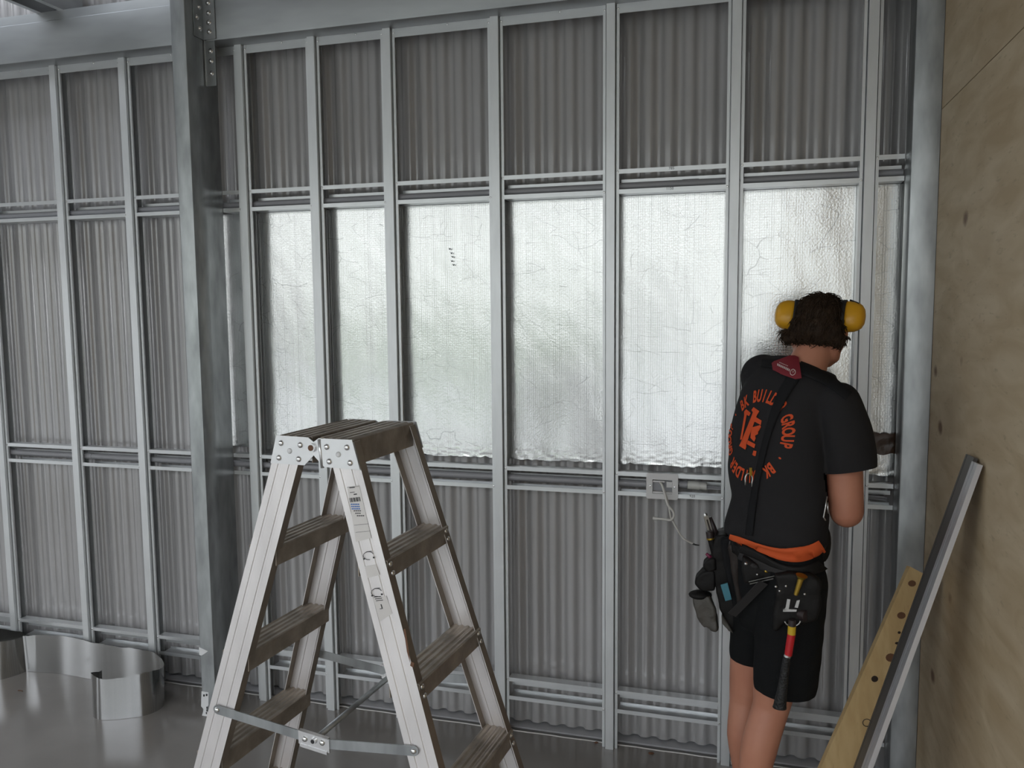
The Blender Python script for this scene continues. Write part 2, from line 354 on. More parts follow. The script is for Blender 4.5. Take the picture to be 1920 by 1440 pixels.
# roof, left wall with side door, front wall with the open roller door
m = MB(); SX0, SX1, SY0, SY1 = -4.4, -2.6, -0.95, -0.25      # clear roof sheet left open to the sky
for (a, b_) in (((XL - 0.1, YF - 0.1), (SX0, 0.2)), ((SX1, YF - 0.1), (XR + 2.7, 0.2)), ((SX0, YF - 0.1), (SX1, SY0)), ((SX0, SY1), (SX1, 0.2))): m.box((*a, ZC), (*b_, ZC + 0.05))
struct(m.build('ceiling', 'roof_lining'), 'roof lining with a skylight opening')
m = MB(); LD0, LD1, LDH = -3.55, -2.75, 2.25
m.box((XL - 0.1, YF, 0), (XL, LD0, ZC)); m.box((XL - 0.1, LD1, 0), (XL, 0.2, ZC)); m.box((XL - 0.1, LD0, LDH), (XL, LD1, ZC))
struct(m.build('wall_left', 'shed_wall'), 'shed side wall with an open door')
m = MB(); FD0, FD1, FDH = -6.4, 2.9, 3.40
m.box((XL - 0.1, YF - 0.1, 0), (FD0, YF, ZC)); m.box((FD1, YF - 0.1, 0), (XR + 2.7, YF, ZC)); m.box((FD0, YF - 0.1, FDH), (FD1, YF, ZC))
struct(m.build('wall_front', 'shed_wall'), 'shed front wall with the roller door open')
struct(MB().box((XR + 2.6, YF, 0), (XR + 2.7, -3.7, ZC)).build('wall_right_far', 'shed_wall'), 'far side wall of the shed')
struct(MB().box((PLY + 0.03, -3.74, 0), (XR + 2.6, -3.7, ZC)).build('wall_return', 'shed_wall'), 'return wall behind the plywood')
m = MB(); m.box((-4.8, 0.145, -0.1), (0.75, 0.165, 3.62)); struct(m.build('wall_back_outer', 'joist_dark'), 'outer face of the cladding')

# ------------------------------------------------------------------ structural steel: columns, beams, purlin
def csec(pts, t): return offset_poly(pts, t)
CX0, CX1, CF = -2.262, -2.192, -0.20        # C200 column: web on its right side
col = thing('steel_column', 'tall galvanised C-section column standing proud of the wall studs beside the coil of foil', 'column', (-2.227, -0.1, 0))
prof = csec([(CX0, CF + 0.02), (CX0, CF + 0.004), (CX0 + 0.004, CF), (CX1 - 0.006, CF), (CX1 - 0.003, CF + 0.0015), (CX1 - 0.001, CF + 0.005), (CX1 - 0.001, -0.115), (CX1 - 0.0025, -0.110), (CX1 - 0.0025, -0.002), (CX0, -0.002), (CX0, -0.022)], 0.0026)
MB().loft([[(p.x, p.y, z) for p in prof] for z in (0.0, 3.55)]).build('column_section', 'galvanised_column', col, auto=30)
RX0, RX1, RF = 0.515, 0.597, -0.10
rcol = thing('steel_column', 'pale galvanised column between the studs and the plywood wall', 'column', (0.556, -0.05, 0))
prof = csec([(RX1, -0.015), (RX1, RF), (RX0 + 0.005, RF), (RX0 + 0.0015, RF + 0.0015), (RX0, RF + 0.005), (RX0, 0.0), (RX1 - 0.02, 0.0)], 0.0026)
MB().loft([[(p.x, p.y, z) for p in prof] for z in (0.0, 3.55)]).build('column_section', 'galvanised_column', rcol, auto=30)
BZ0, BZ1 = 2.881, 3.082
def beam(x0, x1, yf, label):
    b = thing('steel_beam', label, 'beam', ((x0 + x1) / 2, yf + 0.04, BZ0))
    pr = csec([(0.0, BZ0 + 0.02), (0.0, BZ0), (yf + 0.007, BZ0), (yf + 0.002, BZ0 + 0.002), (yf, BZ0 + 0.007), (yf, BZ1 - 0.04), (yf + 0.002, BZ1 - 0.037), (yf + 0.002, BZ1), (0.0, BZ1), (0.0, BZ1 - 0.02)], 0.0024)
    MB().loft([[(x, p.x, p.y) for p in pr] for x in (x0, x1)]).build('beam_section', 'galvanised_beam', b, auto=30)
    return b
bl = beam(-4.75, CX0 - 0.002, -0.085, 'stained galvanised beam above the studs on the open purlin side of the column')
br = beam(CX1 + 0.012, RX0 - 0.003, -0.085, 'long galvanised beam above the foil insulation bays, bolted to a bracket')
# bracket plates with bolts where the long beam meets the column
bk = thing('bolted_bracket', 'galvanised angle bracket with round bolts joining long beam to column', 'bracket', (CX1 + 0.03, -0.12, 2.79))
pa = MB().box((CX1 + 0.0015, -0.150, 2.885), (CX1 + 0.0045, -0.088, 3.13)).build('bracket_leg', 'galvanised_column', bk)
pb = MB().box((CX1 + 0.0046, -0.092, 2.885), (CX1 + 0.062, -0.0885, 3.13)).build('bracket_leg', 'galvanised_beam', bk)
MB().box((CX1 + 0.0015, -0.088, 2.70), (CX1 + 0.0045, -0.080, 2.884)).build('cleat', 'bright_zinc', bk)
pc = MB().box((CX1 + 0.0046, -0.083, 2.70), (CX1 + 0.050, -0.080, 2.884)).build('cleat_plate', 'galvanised_column', bk)
def bolt_mesh(r=0.0085, h=0.007):
    m = MB(); rings = []
    for (q, z) in ((1.35, 0.0), (1.35, 0.0015), (1.0, 0.0018), (0.95, h * 0.6), (0.6, h), (0.1, h * 1.15)):
        rings.append([(q * r * math.cos(a * math.pi / 5), -z, q * r * math.sin(a * math.pi / 5)) for a in range(10)])
    m.loft(rings); me = bpy.data.meshes.new('bolt'); me.from_pydata(m.v, [], m.f); me.materials.append(MATS['bright_zinc']); me.shade_smooth(); return me
BOLT = bolt_mesh()
for z in (2.915, 2.952, 2.990, 3.030, 3.07): link('bolt', BOLT, (CX1 + 0.034, -0.092, z), pb)
for i, z in enumerate((2.925, 2.965, 3.01, 3.05)):
    o = link('bolt', BOLT, (CX1 + 0.0045, -0.128 if i % 2 else -0.112, z), pa); o.rotation_euler.z = math.radians(90)
for z in (2.75, 2.80, 2.84): link('bolt', BOLT, (CX1 + 0.030, -0.083, z), pc)
# small bracket at the top of the pale column
bk2 = thing('bolted_bracket', 'small galvanised cleat with bolts beside the pale column top', 'bracket', (0.49, -0.06, 2.78))
p2 = MB().box((0.470, -0.088, 2.76), (0.5125, -0.0855, 2.884)).build('cleat_plate', 'galvanised_column', bk2)
for z in (2.785, 2.83): link('bolt', BOLT, (0.49, -0.088, z), p2)
# purlin resting on the beam, and a second one further along
for (xa, xb, lab) in ((-3.045, -2.900, 'dark open purlin resting on stained beam'),):
    pr = csec([(xa + 0.025, 0.0), (xa, 0.0), (xa, 0.16), (xb, 0.16), (xb, 0.0), (xb - 0.025, 0.0)], 0.003)
    pu = thing('roof_purlin', lab, 'purlin', ((xa + xb) / 2, -3, 3.085))
    MB().loft([[(p.x, y, 3.085 + p.y) for p in pr] for y in (0.03, -5.5)]).build('purlin_channel', ['galvanised_beam'], pu)
    for x in (xa + 0.0125, xb - 0.0125): MB().box((x - 0.0125, -5.5, 3.0825), (x + 0.0125, 0.03, 3.0838)).build('purlin_lip', 'galvanised_nog', pu)
# paper labels left on the column
lb = thing('paper_label', 'torn white paper label stuck low on column beside ladder foot', 'label', (-2.23, CF - 0.002, 0.3))
a = on_y(378, 1296, CF - 0.0015); b_ = on_y(391, 1298, CF - 0.0015); c_ = on_y(389, 1335, CF - 0.0015); d_ = on_y(381, 1342, CF - 0.0015)
m = MB(); m.prism([a, b_, on_y(391, 1322, CF - .0015), on_y(387, 1327, CF - .0015), on_y(392, 1342, CF - .0015), on_y(378, 1345, CF - .0015), on_y(382, 1330, CF - .0015), on_y(377, 1324, CF - .0015)], (0, -0.0006, 0))
pl = m.build('label_paper', 'sticker_white', lb)
for (u, v, du, dv) in ((381, 1302, 3, 4), (386, 1301, 3, 4), (387, 1325, 2, 4), (387, 1330, 2, 4), (386, 1335, 2, 4)):
    MB().prism([on_y(u, v, CF - .0025), on_y(u + du, v, CF - .0025), on_y(u + du, v + dv, CF - .0025), on_y(u, v + dv, CF - .0025)], (0, -0.0003, 0)).build('print_mark', 'ink_black', pl)
tag(MB().prism([on_y(373, 1213, CF - .0015), on_y(390, 1221, CF - .0015), on_y(383, 1226, CF - .0015), on_y(378, 1229, CF - .0015), on_y(374, 1228, CF - .0015)], (0, -0.0006, 0)).build('paper_scrap', 'sticker_white'),
    'small torn white paper scrap on column above the paper label', 'paper scrap')

# ------------------------------------------------------------------ light steel wall frame: studs, nogs, tracks, screws
STUDS = [-4.39, -3.94, -3.4935, -3.049, -2.671, -2.080, -1.738, -1.401, -0.951, -0.501, -0.051, 0.399]
ROWS = [(2.191, 2.280), (1.038, 1.130), (0.151, 0.244)]
ZT = 2.879
fr_l = thing('wall_frame', 'galvanised steel stud frame over bare cladding on the purlin side of the column', 'wall frame', (-3.4, 0.02, 0))
fr_r = thing('wall_frame', 'galvanised steel stud frame holding the silver foil insulation', 'wall frame', (-0.85, 0.02, 0))
def stud_mesh():
    pts = [(.016, .052), (-.030, .052), (-.030, 0), (-.0212, 0), (-.0205, .018), (-.0172, .018), (-.0155, -.014), (.0155, -.014), (.0172, .018), (.0205, .018), (.0212, 0), (.030, 0), (.030, .006)]
    pr = offset_poly(pts, 0.0013); m = MB(); m.loft([[(p.x, p.y, z) for p in pr] for z in (0.0, ZT)])
    me = bpy.data.meshes.new('stud'); me.from_pydata(m.v, [], m.f); me.materials.append(MATS['galvanised_stud']); me.update(); return me
STUD = stud_mesh()
def screw_mesh():
    m = MB(); rings = []
    for (q, z) in ((1.0, 0.0), (1.0, 0.0012), (0.8, 0.0026), (0.45, 0.003), (0.4, 0.0012)):
        rings.append([(q * 0.0042 * math.cos(a * math.pi / 4), -z, q * 0.0042 * math.sin(a * math.pi / 4)) for a in range(8)])
    m.loft(rings); me = bpy.data.meshes.new('screw'); me.from_pydata(m.v, [], m.f); me.materials.append(MATS['bright_zinc']); return me
SCREW = screw_mesh()
for x in STUDS:
    P = fr_l if x < -2.3 else fr_r
    s = link('stud', STUD, (x, 0, 0.0005), P)
    for (z0, z1) in ROWS:
        link('screw', SCREW, (x + 0.0255, -0.0008, z1 - 0.008), s); link('screw', SCREW, (x - 0.0255, -0.0008, z0 + 0.008), s)
    link('screw', SCREW, (x + 0.0255, -0.0008, 2.862), s); link('screw', SCREW, (x - 0.0255, -0.0008, 2.862), s)
bays = []
edges = [(-4.7, STUDS[0] - 0.0305)]
for i in range(len(STUDS) - 1):
    a, b_ = STUDS[i] + 0.0307, STUDS[i + 1] - 0.0307
    if a < CX0 < b_: bays += [(a, CX0 - 0.001), (CX1 + 0.001, b_)]
    else: bays.append((a, b_))
bays.append((STUDS[-1] + 0.0307, RX0 - 0.0035))
for (xa, xb) in bays:
    P = fr_l if xa < -2.3 else fr_r
    for (z0, z1) in ROWS:
        pr = offset_poly([(0, z0 + .0155), (0, z0), (.078, z0), (.078, z0 + .008)], 0.0013)  # web left out so the slot behind the lips looks dark
        n_o = MB().loft([[(x, p.x, p.y) for p in pr] for x in (xa, xb)]).build('nog', 'galvanised_nog', P)
        pr = offset_poly([(.040, z1 - .006), (.040, z1), (0, z1), (0, z1 - .0155)], 0.0013)
        MB().loft([[(x, p.x, p.y) for p in pr] for x in (xa, xb)]).build('nog_top_flange', 'galvanised_nog', n_o)
        MB().box((xa + 0.002, 0.046, z0 + 0.043), (xb - 0.002, 0.0475, z0 + 0.058)).build('nog_lit_strip', 'galvanised_nog', n_o)  # added strip, stands in for the lit band on the nog web
    pr = offset_poly([(.002, ZT - .034), (.002, ZT), (.050, ZT)], 0.0013)
    tk = MB().loft([[(x, p.x, p.y) for p in pr] for x in (xa, xb)]).build('top_track', 'galvanised_nog', P)
    if xb - xa > 0.2:
        xm = (xa + xb) / 2 + 0.03
        link('screw', SCREW, (xm, 0.001, ZT - 0.006), tk)

# measurements written on the nogs
def text_mesh(txt, size, weight=0.0, xscale=1.0):
    cu = bpy.data.curves.new('t', 'FONT'); cu.body = txt; cu.size = size; cu.align_x = 'CENTER'; cu.align_y = 'CENTER'; cu.offset = weight; cu.fill_mode = 'FRONT'; cu.resolution_u = 3
    o = bpy.data.objects.new('t', cu); COL.objects.link(o)
    dg = bpy.context.evaluated_depsgraph_get(); dg.update()
    me = bpy.data.meshes.new_from_object(o.evaluated_get(dg)); bpy.data.objects.remove(o); bpy.data.curves.remove(cu)
    vs = [(v.co.x * xscale, v.co.y) for v in me.vertices]; fs = [tuple(p.vertices) for p in me.polygons]; bpy.data.meshes.remove(me)
    return vs, fs
for (txt, u, v, lab) in (('785', 1259, 315.5, 'handwritten 785 in black marker on the upper nog edge'), ('1150', 1256, 353.5, 'handwritten 1150 in black marker on upper nog lower edge above the foil'), ('920', 1298, 930.5, 'handwritten 920 in black marker beside the white mounting plate')):
    p = on_y(u, v, -0.0012); vs_, fs_ = text_mesh(txt, 0.014)
    m = MB(); m.add([(p.x + a, p.y, p.z + b_) for a, b_ in vs_], fs_)
    tag(m.build('marker_writing', 'ink_black'), lab, 'writing')

# ------------------------------------------------------------------ foil insulation blanket
def foil_y(x, z):
    y = 0.0635 + 0.0050 * noise.noise(Vector((x * 2.6, 0.3, z * 0.5))) + 0.0024 * noise.noise(Vector((x * 8.0, 4.0, z * 0.9)))
    y += 0.0007 * noise.noise(Vector((x * 16 + z * 5, 8.0, z * 9)))
    e = max(0.0, (1.22 - z) / 0.08); y += 0.0030 * min(1, e) * noise.noise(Vector((x * 50, 1.0, z * 90)))
    return y
m = MB(); nx, nz = 300, 120; X0f, X1f = CX0 - 0.02, RX1 - 0.02; vs = []
for j in range(nz + 1):
    for i in range(nx + 1):
        x = lerp(X0f, X1f, i / nx); zb = 1.150 + 0.010 * noise.noise(Vector((x * 11, 2, 0))) + 0.006 * noise.noise(Vector((x * 45, 5, 0)))
        z = lerp(zb, 2.189, (j / nz) ** 1.25); vs.append((x, foil_y(x, z), z))
m.add(vs, [(j*(nx+1)+i, j*(nx+1)+i+1, (j+1)*(nx+1)+i+1, (j+1)*(nx+1)+i) for j in range(nz) for i in range(nx)])
tag(m.build('foil_insulation', 'foil_blanket', smooth=True), 'crinkled silver foil insulation sheet stretched behind the studs between two nog rows', 'foil insulation')
# little tear in the foil
m = MB(); p0 = [(843, 466), (846, 474), (848, 481), (847, 489), (850, 496)]
for (u, v) in p0:
    c = on_y(u, v, 0.0535); m.prism([c + Vector((-0.006, 0, 0.004)), c + Vector((0.001, 0, -0.006)), c + Vector((0.006, 0, 0.002)), c + Vector((0, 0, 0.0))], (0, 0.0012, 0))
tag(m.build('foil_tear', 'ink_black'), 'short jagged dark tear in the silver foil', 'tear')
# brown tape patch by the pale column
m = MB(); vs = []; nx, nz = 10, 10
for j in range(nz + 1):
    for i in range(nx + 1):
        x = lerp(0.430, 0.535, i / nx); z = lerp(1.229 + 0.004 * math.sin(i), 1.305 - 0.003 * math.sin(i * 2), j / nz); vs.append((x, 0.050 + 0.003 * noise.noise(Vector((x * 40, 0, z * 40))), z))
m.add(vs, [(j*(nx+1)+i, j*(nx+1)+i+1, (j+1)*(nx+1)+i+1, (j+1)*(nx+1)+i) for j in range(nz) for i in range(nx)])
tag(m.build('packing_tape', 'packing_tape', smooth=True), 'glossy brown tape patch across the foil beside the pale column', 'tape')

# ------------------------------------------------------------------ conduits, mounting plate, cable
def conduit(name, x0, x1, y, z, r, label, sag=0.0):
    n = 60; pts = [(lerp(x0, x1, i / n), y, z + sag * math.sin(i * 0.9) * 0.4) for i in range(n + 1)]
    return tag(MB().tube(pts, r, 14).build(name, 'conduit_grey', smooth=True, auto=40), label, 'conduit')
cu1 = conduit('electrical_conduit', -4.65, RX0 - 0.004, 0.030, 2.2215, 0.0135, 'grey conduit running through the upper nog row')
cu2 = conduit('electrical_conduit', -4.65, -0.365, 0.030, 1.080, 0.0135, 'grey conduit in the lower nog row ending at the white mounting plate')
for (u, v, cc, z) in ((1295, 336, cu1, 2.2215), (165, 858, cu2, 1.080)):
    x = on_y(u, v, 0.030).x; MB().tube([(x - 0.03, 0.030, z), (x + 0.03, 0.030, z)], 0.0152, 14).build('coupling', 'conduit_grey', cc, auto=40)
c3 = thing('electrical_conduit', 'thin grey flexible conduit with pale coupling beside the white mounting plate', 'conduit', (-0.1, 0.019, 1.075))
MB().tube([(-0.238 + 0.0103 * i, 0.019, 1.088 - 0.0002 * i) for i in range(4)], 0.0135, 12).build('conduit_end', 'conduit_grey', c3, auto=40)
MB().tube([(-0.206, 0.019, 1.087), (-0.162, 0.019, 1.086)], 0.0165, 14).build('coupling', 'conduit_white', c3, auto=40)
MB().tube([(-0.163, 0.019, 1.086), (-0.135, 0.019, 1.085)], 0.0145, 14).build('coupling_neck', 'conduit_white', c3, auto=40)
m = MB()
for q in range(3): m.tube([(-0.136 + 0.0085 * i, 0.014 + 0.006 * q, 1.084 + 0.006 * (q - 1) * math.cos(i * 0.08 + q) - 0.0006 * i * q * 0.2) for i in range(75)], 0.0045, 8)
m.build('cable_run', 'conduit_grey', c3, smooth=True)
# white mounting plate
pl = thing('mounting_plate', 'white plastic mounting plate with rectangular opening on the lower nog', 'plate', (-0.30, -0.004, 1.032))
PX0, PX1, PZ0, PZ1 = -0.3605, -0.2405, 1.032, 1.131
ox0, ox1, oz0, oz1 = -0.337, -0.262, 1.053, 1.107
def rrect(x0, x1, z0, z1, r, n=5):
    o = []
    for (cx, cz, a0) in ((x1 - r, z1 - r, 0), (x0 + r, z1 - r, 90), (x0 + r, z0 + r, 180), (x1 - r, z0 + r, 270)):
        o += [(cx + r * math.cos(math.radians(a0 + 90 * i / n)), cz + r * math.sin(math.radians(a0 + 90 * i / n))) for i in range(n + 1)]
    return o
O, I = rrect(PX0, PX1, PZ0, PZ1, 0.008), rrect(ox0, ox1, oz0, oz1, 0.002)
m = MB(); n = len(O); ya, yb = -0.0075, -0.0012
m.add([(x, ya, z) for x, z in O] + [(x, ya, z) for x, z in I] + [(x, yb, z) for x, z in O] + [(x, yb + 0.02, z) for x, z in I],
      [f for j in range(n) for f in ((j, n+j, n+(j+1) % n, (j+1) % n), (j, (j+1) % n, 2*n+(j+1) % n, 2*n+j), (n+j, 3*n+j, 3*n+(j+1) % n, n+(j+1) % n))])
m.build('face_plate', 'plastic_white', pl, auto=35)
MB().box((ox0, 0.012, oz0), (ox1, 0.014, oz1)).build('opening_back', 'conduit_grey', pl)
for (a, b_) in ((ox0 + 0.001, oz1 - 0.010), (ox0 + 0.001, oz0 + 0.001)): MB().box((a, -0.006, b_), (a + 0.045 + (0.028 if b_ < 1.08 else 0), 0.011, b_ + 0.006)).build('clip_bar', 'plastic_white', pl)
MB().box((ox1 - 0.022, -0.004, 1.078), (ox1 - 0.001, 0.010, 1.100)).build('clip_block', 'plastic_white', pl)
for x in (-0.3455, -0.2535): link('screw', SCREW, (x, -0.0075, 1.081), pl)
# two cables out of the plate
def smooth_path(P, n=8):
    P = [Vector(p) for p in P]; out = []
    for i in range(len(P) - 1):
        p0, p1, p2, p3 = P[max(i-1, 0)], P[i], P[i+1], P[min(i+2, len(P)-1)]
        for k in range(n):
            t = k / n; out.append(0.5 * ((2*p1) + (p2-p0)*t + (2*p0-5*p1+4*p2-p3)*t*t + (3*p1-p0-3*p2+p3)*t**3))
    return out + [P[-1]]
cb = thing('power_cable', 'loose white cables hanging in a loop from the white mounting plate', 'cable', (-0.27, -0.05, 0.87))
pt = [(1236, 903, .008), (1241, 909, -.02), (1247, 928, -.045), (1252, 946, -.055), (1262, 959, -.055), (1263, 969, -.06), (1257, 975, -.065), (1245, 973.5, -.06), (1228, 972, -.05)]
m = MB(); m.tube(smooth_path([on_y(*p) for p in pt]), 0.0047, 10); c1 = m.build('cable_loop', 'cable_white', cb, smooth=True)
e0, e1 = on_y(1232, 972.6, -.052), on_y(1224.5, 971.5, -.049); MB().tube([e0, e1], 0.0062, 10).build('cable_end', 'cable_white', c1, auto=40)
pt = [(1240, 906, .006), (1248, 926, -.035), (1254, 950, -.045), (1258, 972, -.045), (1262, 978, -.045), (1269, 991, -.045), (1281, 1009, -.04), (1299, 1019.5, -.035)]
m = MB(); m.tube(smooth_path([on_y(*p) for p in pt]), 0.0034, 10); c2 = m.build('cable_tail', 'cable_white', cb, smooth=True)
MB().tube([on_y(1298, 1019.3, -.035), on_y(1304, 1021.5, -.034), on_y(1311, 1022.5, -.033)], [0.0036, 0.003, 0.0018], 8).build('stripped_end', 'cable_black', c2, smooth=True)

# ------------------------------------------------------------------ step ladder
LC = Vector((-1.0162, -1.1606, 0)); LTH = 1.4793; LH = 1.4521
LA = Vector((math.cos(LTH), math.sin(LTH), 0)); LB = Vector((math.sin(LTH), -math.cos(LTH), 0))
BO, TB, SW, LW0, LW1 = 0.1094, 0.3056, 0.0784, 0.312, 0.4653
def lw(a, b, z): return LC + LA * a + LB * b + Vector((0, 0, z))
def half_w(z): return (LW0 + (LW1 - LW0) * (LH - z) / LH) / 2
def b_out(z): return BO + (LH - z) * TB
ld = thing('step_ladder', 'worn double-sided aluminium step ladder standing open', 'ladder', (LC.x, LC.y, 0))
STILES = {}
for sa in (-1, 1):
    for sb in (-1, 1):
        # channel profile: web outside with two shallow grooves, flanges inward
        pts = [(0.027, 0.0), (0.0, 0.0), (0.0, 0.017), (0.0016, 0.0185), (0.0016, 0.0255), (0.0, 0.027), (0.0, 0.0505), (0.0016, 0.052), (0.0016, 0.059), (0.0, 0.0605), (0.0, SW), (0.027, SW)]
        pr = offset_poly(pts, 0.0022); rings = []
        for z in (0.03, LH - 0.006):
            rings.append([lw(sa * (half_w(z) - p.x), sb * (b_out(z) - SW + p.y), z) for p in pr])
        STILES[sa, sb] = MB().loft(rings).build('stile', ['aluminium_worn', 'flange_brown'], ld)
        for pg in STILES[sa, sb].data.polygons: pg.material_index = 1 if abs(pg.normal.dot(LB)) > 0.85 else 0  # faces square to the spread direction take the brown tone
        m = MB(); z = 0.034
        m.obox(lw(sa * (half_w(0) - 0.012), sb * (b_out(0) - SW / 2), 0.018), LA * 0.017, LB * (SW / 2 + 0.004), (0, 0, 0.0179))
        m.build('rubber_foot', 'rubber_black', STILES[sa, sb])
def tread(b0, b1, z, sb, a_half, lip, nrib, name):
    """ribbed channel tread from b0 (inner) to b1 (outer)"""
    pts = [(b0 + 0.0015, z - lip), (b0, z - 0.002)]; n = nrib * 4
    for i in range(n + 1):
        t = i / n; up = 0.0 if (i % 4) in (0, 1) else -0.0030
        pts.append((lerp(b0 + 0.003, b1 - 0.003, t), z + up))
    pts += [(b1, z - 0.002), (b1 - 0.0015, z - lip)]
    pr = offset_poly(pts, 0.002)
    rings = [[lw(a, sb * p.x, p.y) for p in pr] for a in (-a_half, a_half)]
    return MB().loft(rings).build(name, 'tread_dirty', ld)
for k in range(1, 5):
    z = LH * (1 - k / 5)
    for sb in (-1, 1):
        st = tread(b_out(z) - SW + 0.002, b_out(z) + 0.006, z, sb, half_w(z - 0.03) - 0.003, 0.048, 4, 'step')
for sb in (-1, 1):
    tread(0.012, BO, LH, sb, LW0 / 2 - 0.003, 0.066, 4, 'platform')
# hinge plates with rivets
def rivet_mesh(r, mt):
    m = MB(); rings = []
    for (q, z) in ((1, 0), (0.95, 0.25), (0.7, 0.55), (0.35, 0.7), (0.05, 0.74)):
        rings.append([(q * r * math.cos(a * math.pi / 6), -z * r, q * r * math.sin(a * math.pi / 6)) for a in range(12)])
    m.loft(rings); me = bpy.data.meshes.new('rivet'); me.from_pydata(m.v, [], m.f); me.materials.append(MATS[mt]); me.shade_smooth(); return me
RIVET = rivet_mesh(0.0078, 'bright_zinc'); RIVET2 = rivet_mesh(0.0072, 'sticker_white')
for sa in (-1, 1):
    for sb in (-1, 1):
        poly = [(BO + 0.003, LH + 0.001), (b_out(1.381) + 0.002, 1.380), (0.030, 1.381), (0.004, 1.405), (-0.006, 1.418), (-0.008, 1.430), (-0.002, 1.440), (0.016, LH)]
        a0 = LW0 / 2 + 0.0055; off = 0.003 if sb > 0 else 0.0
        m = MB(); m.prism([lw(sa * (a0 + off), sb * p, z) for p, z in poly], LA * sa * 0.0028)
        pt = m.build('hinge_plate', 'aluminium_plate', ld)
        for i, (rb, rz) in enumerate(((0.040, 1.432), (0.098, 1.434), (0.046, 1.396), (0.106, 1.396), (0.073, 1.415))):
            o = link('rivet', RIVET2 if i == 4 else RIVET, lw(sa * (a0 + off + 0.0028), sb * rb, rz), pt)
            o.rotation_euler.z = LTH - math.pi / 2 + (math.pi if sa > 0 else 0)
        if sb > 0:      # raised knuckle and pin
            m = MB(); m.tube([lw(sa * (a0 + off), 0.024, 1.378), lw(sa * (a0 + off + 0.003), 0.018, 1.45)], 0.0045, 8); m.build('plate_fold', 'aluminium_plate', pt, smooth=True)
            MB().tube([lw(sa * (a0 - 0.002), -0.003, 1.428), lw(sa * (a0 + 0.012), -0.003, 1.428)], 0.0115, 14).build('pivot_ring', 'aluminium_plate', pt, auto=40)
            MB().tube([lw(sa * (a0 + 0.011), -0.003, 1.428), lw(sa * (a0 + 0.0135), -0.003, 1.428)], 0.0075, 12).build('pivot_pin', 'rust_brown', pt, auto=40)
# spreaders: two flat links and a centre bracket on each side, tied by a rod
def flat_link(p, q, wdt, th, aoff):
    p, q = Vector(p), Vector(q); d = (q - p).normalized(); n = LA * aoff; up = n.cross(d).normalized(); out = []
    L = (q - p).length
    for i in range(9): a = math.pi / 2 + math.pi * i / 8; out.append(p + (d * math.cos(a) + up * math.sin(a)) * wdt)
    for i in range(9): a = -math.pi / 2 + math.pi * i / 8; out.append(q + (d * math.cos(a) + up * math.sin(a)) * wdt)
    return MB().prism(out, LA * aoff * th)
for sa in (-1, 1):
    zs = 0.710; aw = half_w(zs) + 0.004
    L_, R_ = lw(sa * aw, -0.306, zs), lw(sa * aw, 0.283, zs)
    ml, mr = lw(sa * aw, -0.038, 0.687), lw(sa * aw, 0.038, 0.680)
    s1 = flat_link(L_, ml, 0.0125, 0.003, sa).build('spreader_link', 'galvanised_column', ld)
    s2 = flat_link(mr, R_, 0.0125, 0.003, sa).build('spreader_link', 'galvanised_column', ld)
    m = MB(); c = lw(sa * (aw + 0.005), 0.0, 0.682); d = (mr - ml).normalized()
    m.obox(c, d * 0.046, Vector((0, 0, 0.018)), LA * 0.002); m.obox(c + Vector((0, 0, -0.019)), d * 0.040, Vector((0, 0, 0.004)), LA * 0.005)
    m.obox(c + Vector((0, 0, 0.0185)), d * 0.044, Vector((0, 0, 0.0015)), LA * 0.006)
    br_ = m.build('spreader_bracket', 'bright_zinc', ld)
    for t, par, z in ((-0.306, s1, zs), (0.283, s2, zs)):
        o = link('rivet', RIVET, lw(sa * (aw + 0.003), t, z), par); o.rotation_euler.z = LTH - math.pi / 2 + (math.pi if sa > 0 else 0)
    for t in (-0.026, 0.026):
        o = link('rivet', RIVET, lw(sa * (aw + 0.007), t, 0.684), br_); o.rotation_euler.z = LTH - math.pi / 2 + (math.pi if sa > 0 else 0)
    MB().tube([lw(sa * (aw + 0.0065), 0.0, 0.684), lw(sa * (aw + 0.012), 0.0, 0.684)], 0.0085, 14).build('rod_end', 'bright_zinc', br_, auto=40)
    MB().tube([lw(sa * (aw + 0.0118), 0.0, 0.684), lw(sa * (aw + 0.0124), 0.0, 0.684)], 0.0055, 12).build('rod_bore', 'ink_black', br_)
MB().tube([lw(-half_w(0.68), 0, 0.684), lw(half_w(0.68), 0, 0.684)], 0.0075, 12).build('tie_rod', 'galvanised_column', ld, smooth=True)
# rust-brown rivets on outer flanges of the front steps
for k in range(1, 5):
    z = LH * (1 - k / 5)
    for sa in (-1, 1):
        for dz in (-0.012, -0.034):
            o = link('rivet', RIVET, lw(sa * (half_w(z) - 0.016), b_out(z + dz) + 0.0015, z + dz), STILES[sa, 1]); o.rotation_euler.z = LTH
# stickers and prints on the near stile web
st = STILES[-1, 1]
def web_pt(u, v, lift):
    n = (lw(-half_w(1.4), 0, 1.4) - lw(-half_w(0), 0, 0)).cross(LB).normalized()
    return on_plane(u, v, lw(-half_w(1.2) - 0.0012 - lift, 0, 1.2), n)
def web_quad(us, lift, name, mt, par):
    P = [web_pt(u, v, lift) for u, v in us]; return MB().prism(P, LA * -0.0003).build(name, mt, par)
lab1 = web_quad([(651, 913), (673.5, 909.5), (696.5, 1009), (667.5, 1016)], 0.0006, 'sticker', 'sticker_clear', st)
def mark(u, v, du, dv, mt='ink_black', sk=0.22): web_quad([(u, v), (u + du, v - du * 0.1), (u + du + dv * sk, v + dv - du * 0.1), (u + dv * sk, v + dv)], 0.0012, 'print_mark', mt, lab1)
for (u, v, w_) in ((651, 913.5, 22), (664, 984.5, 27), (667, 998, 27)): mark(u, v, w_, 0.5)
mark(655, 914, 10, 1.5); mark(656, 923, 9, 1); mark(663, 926, 6, 2)
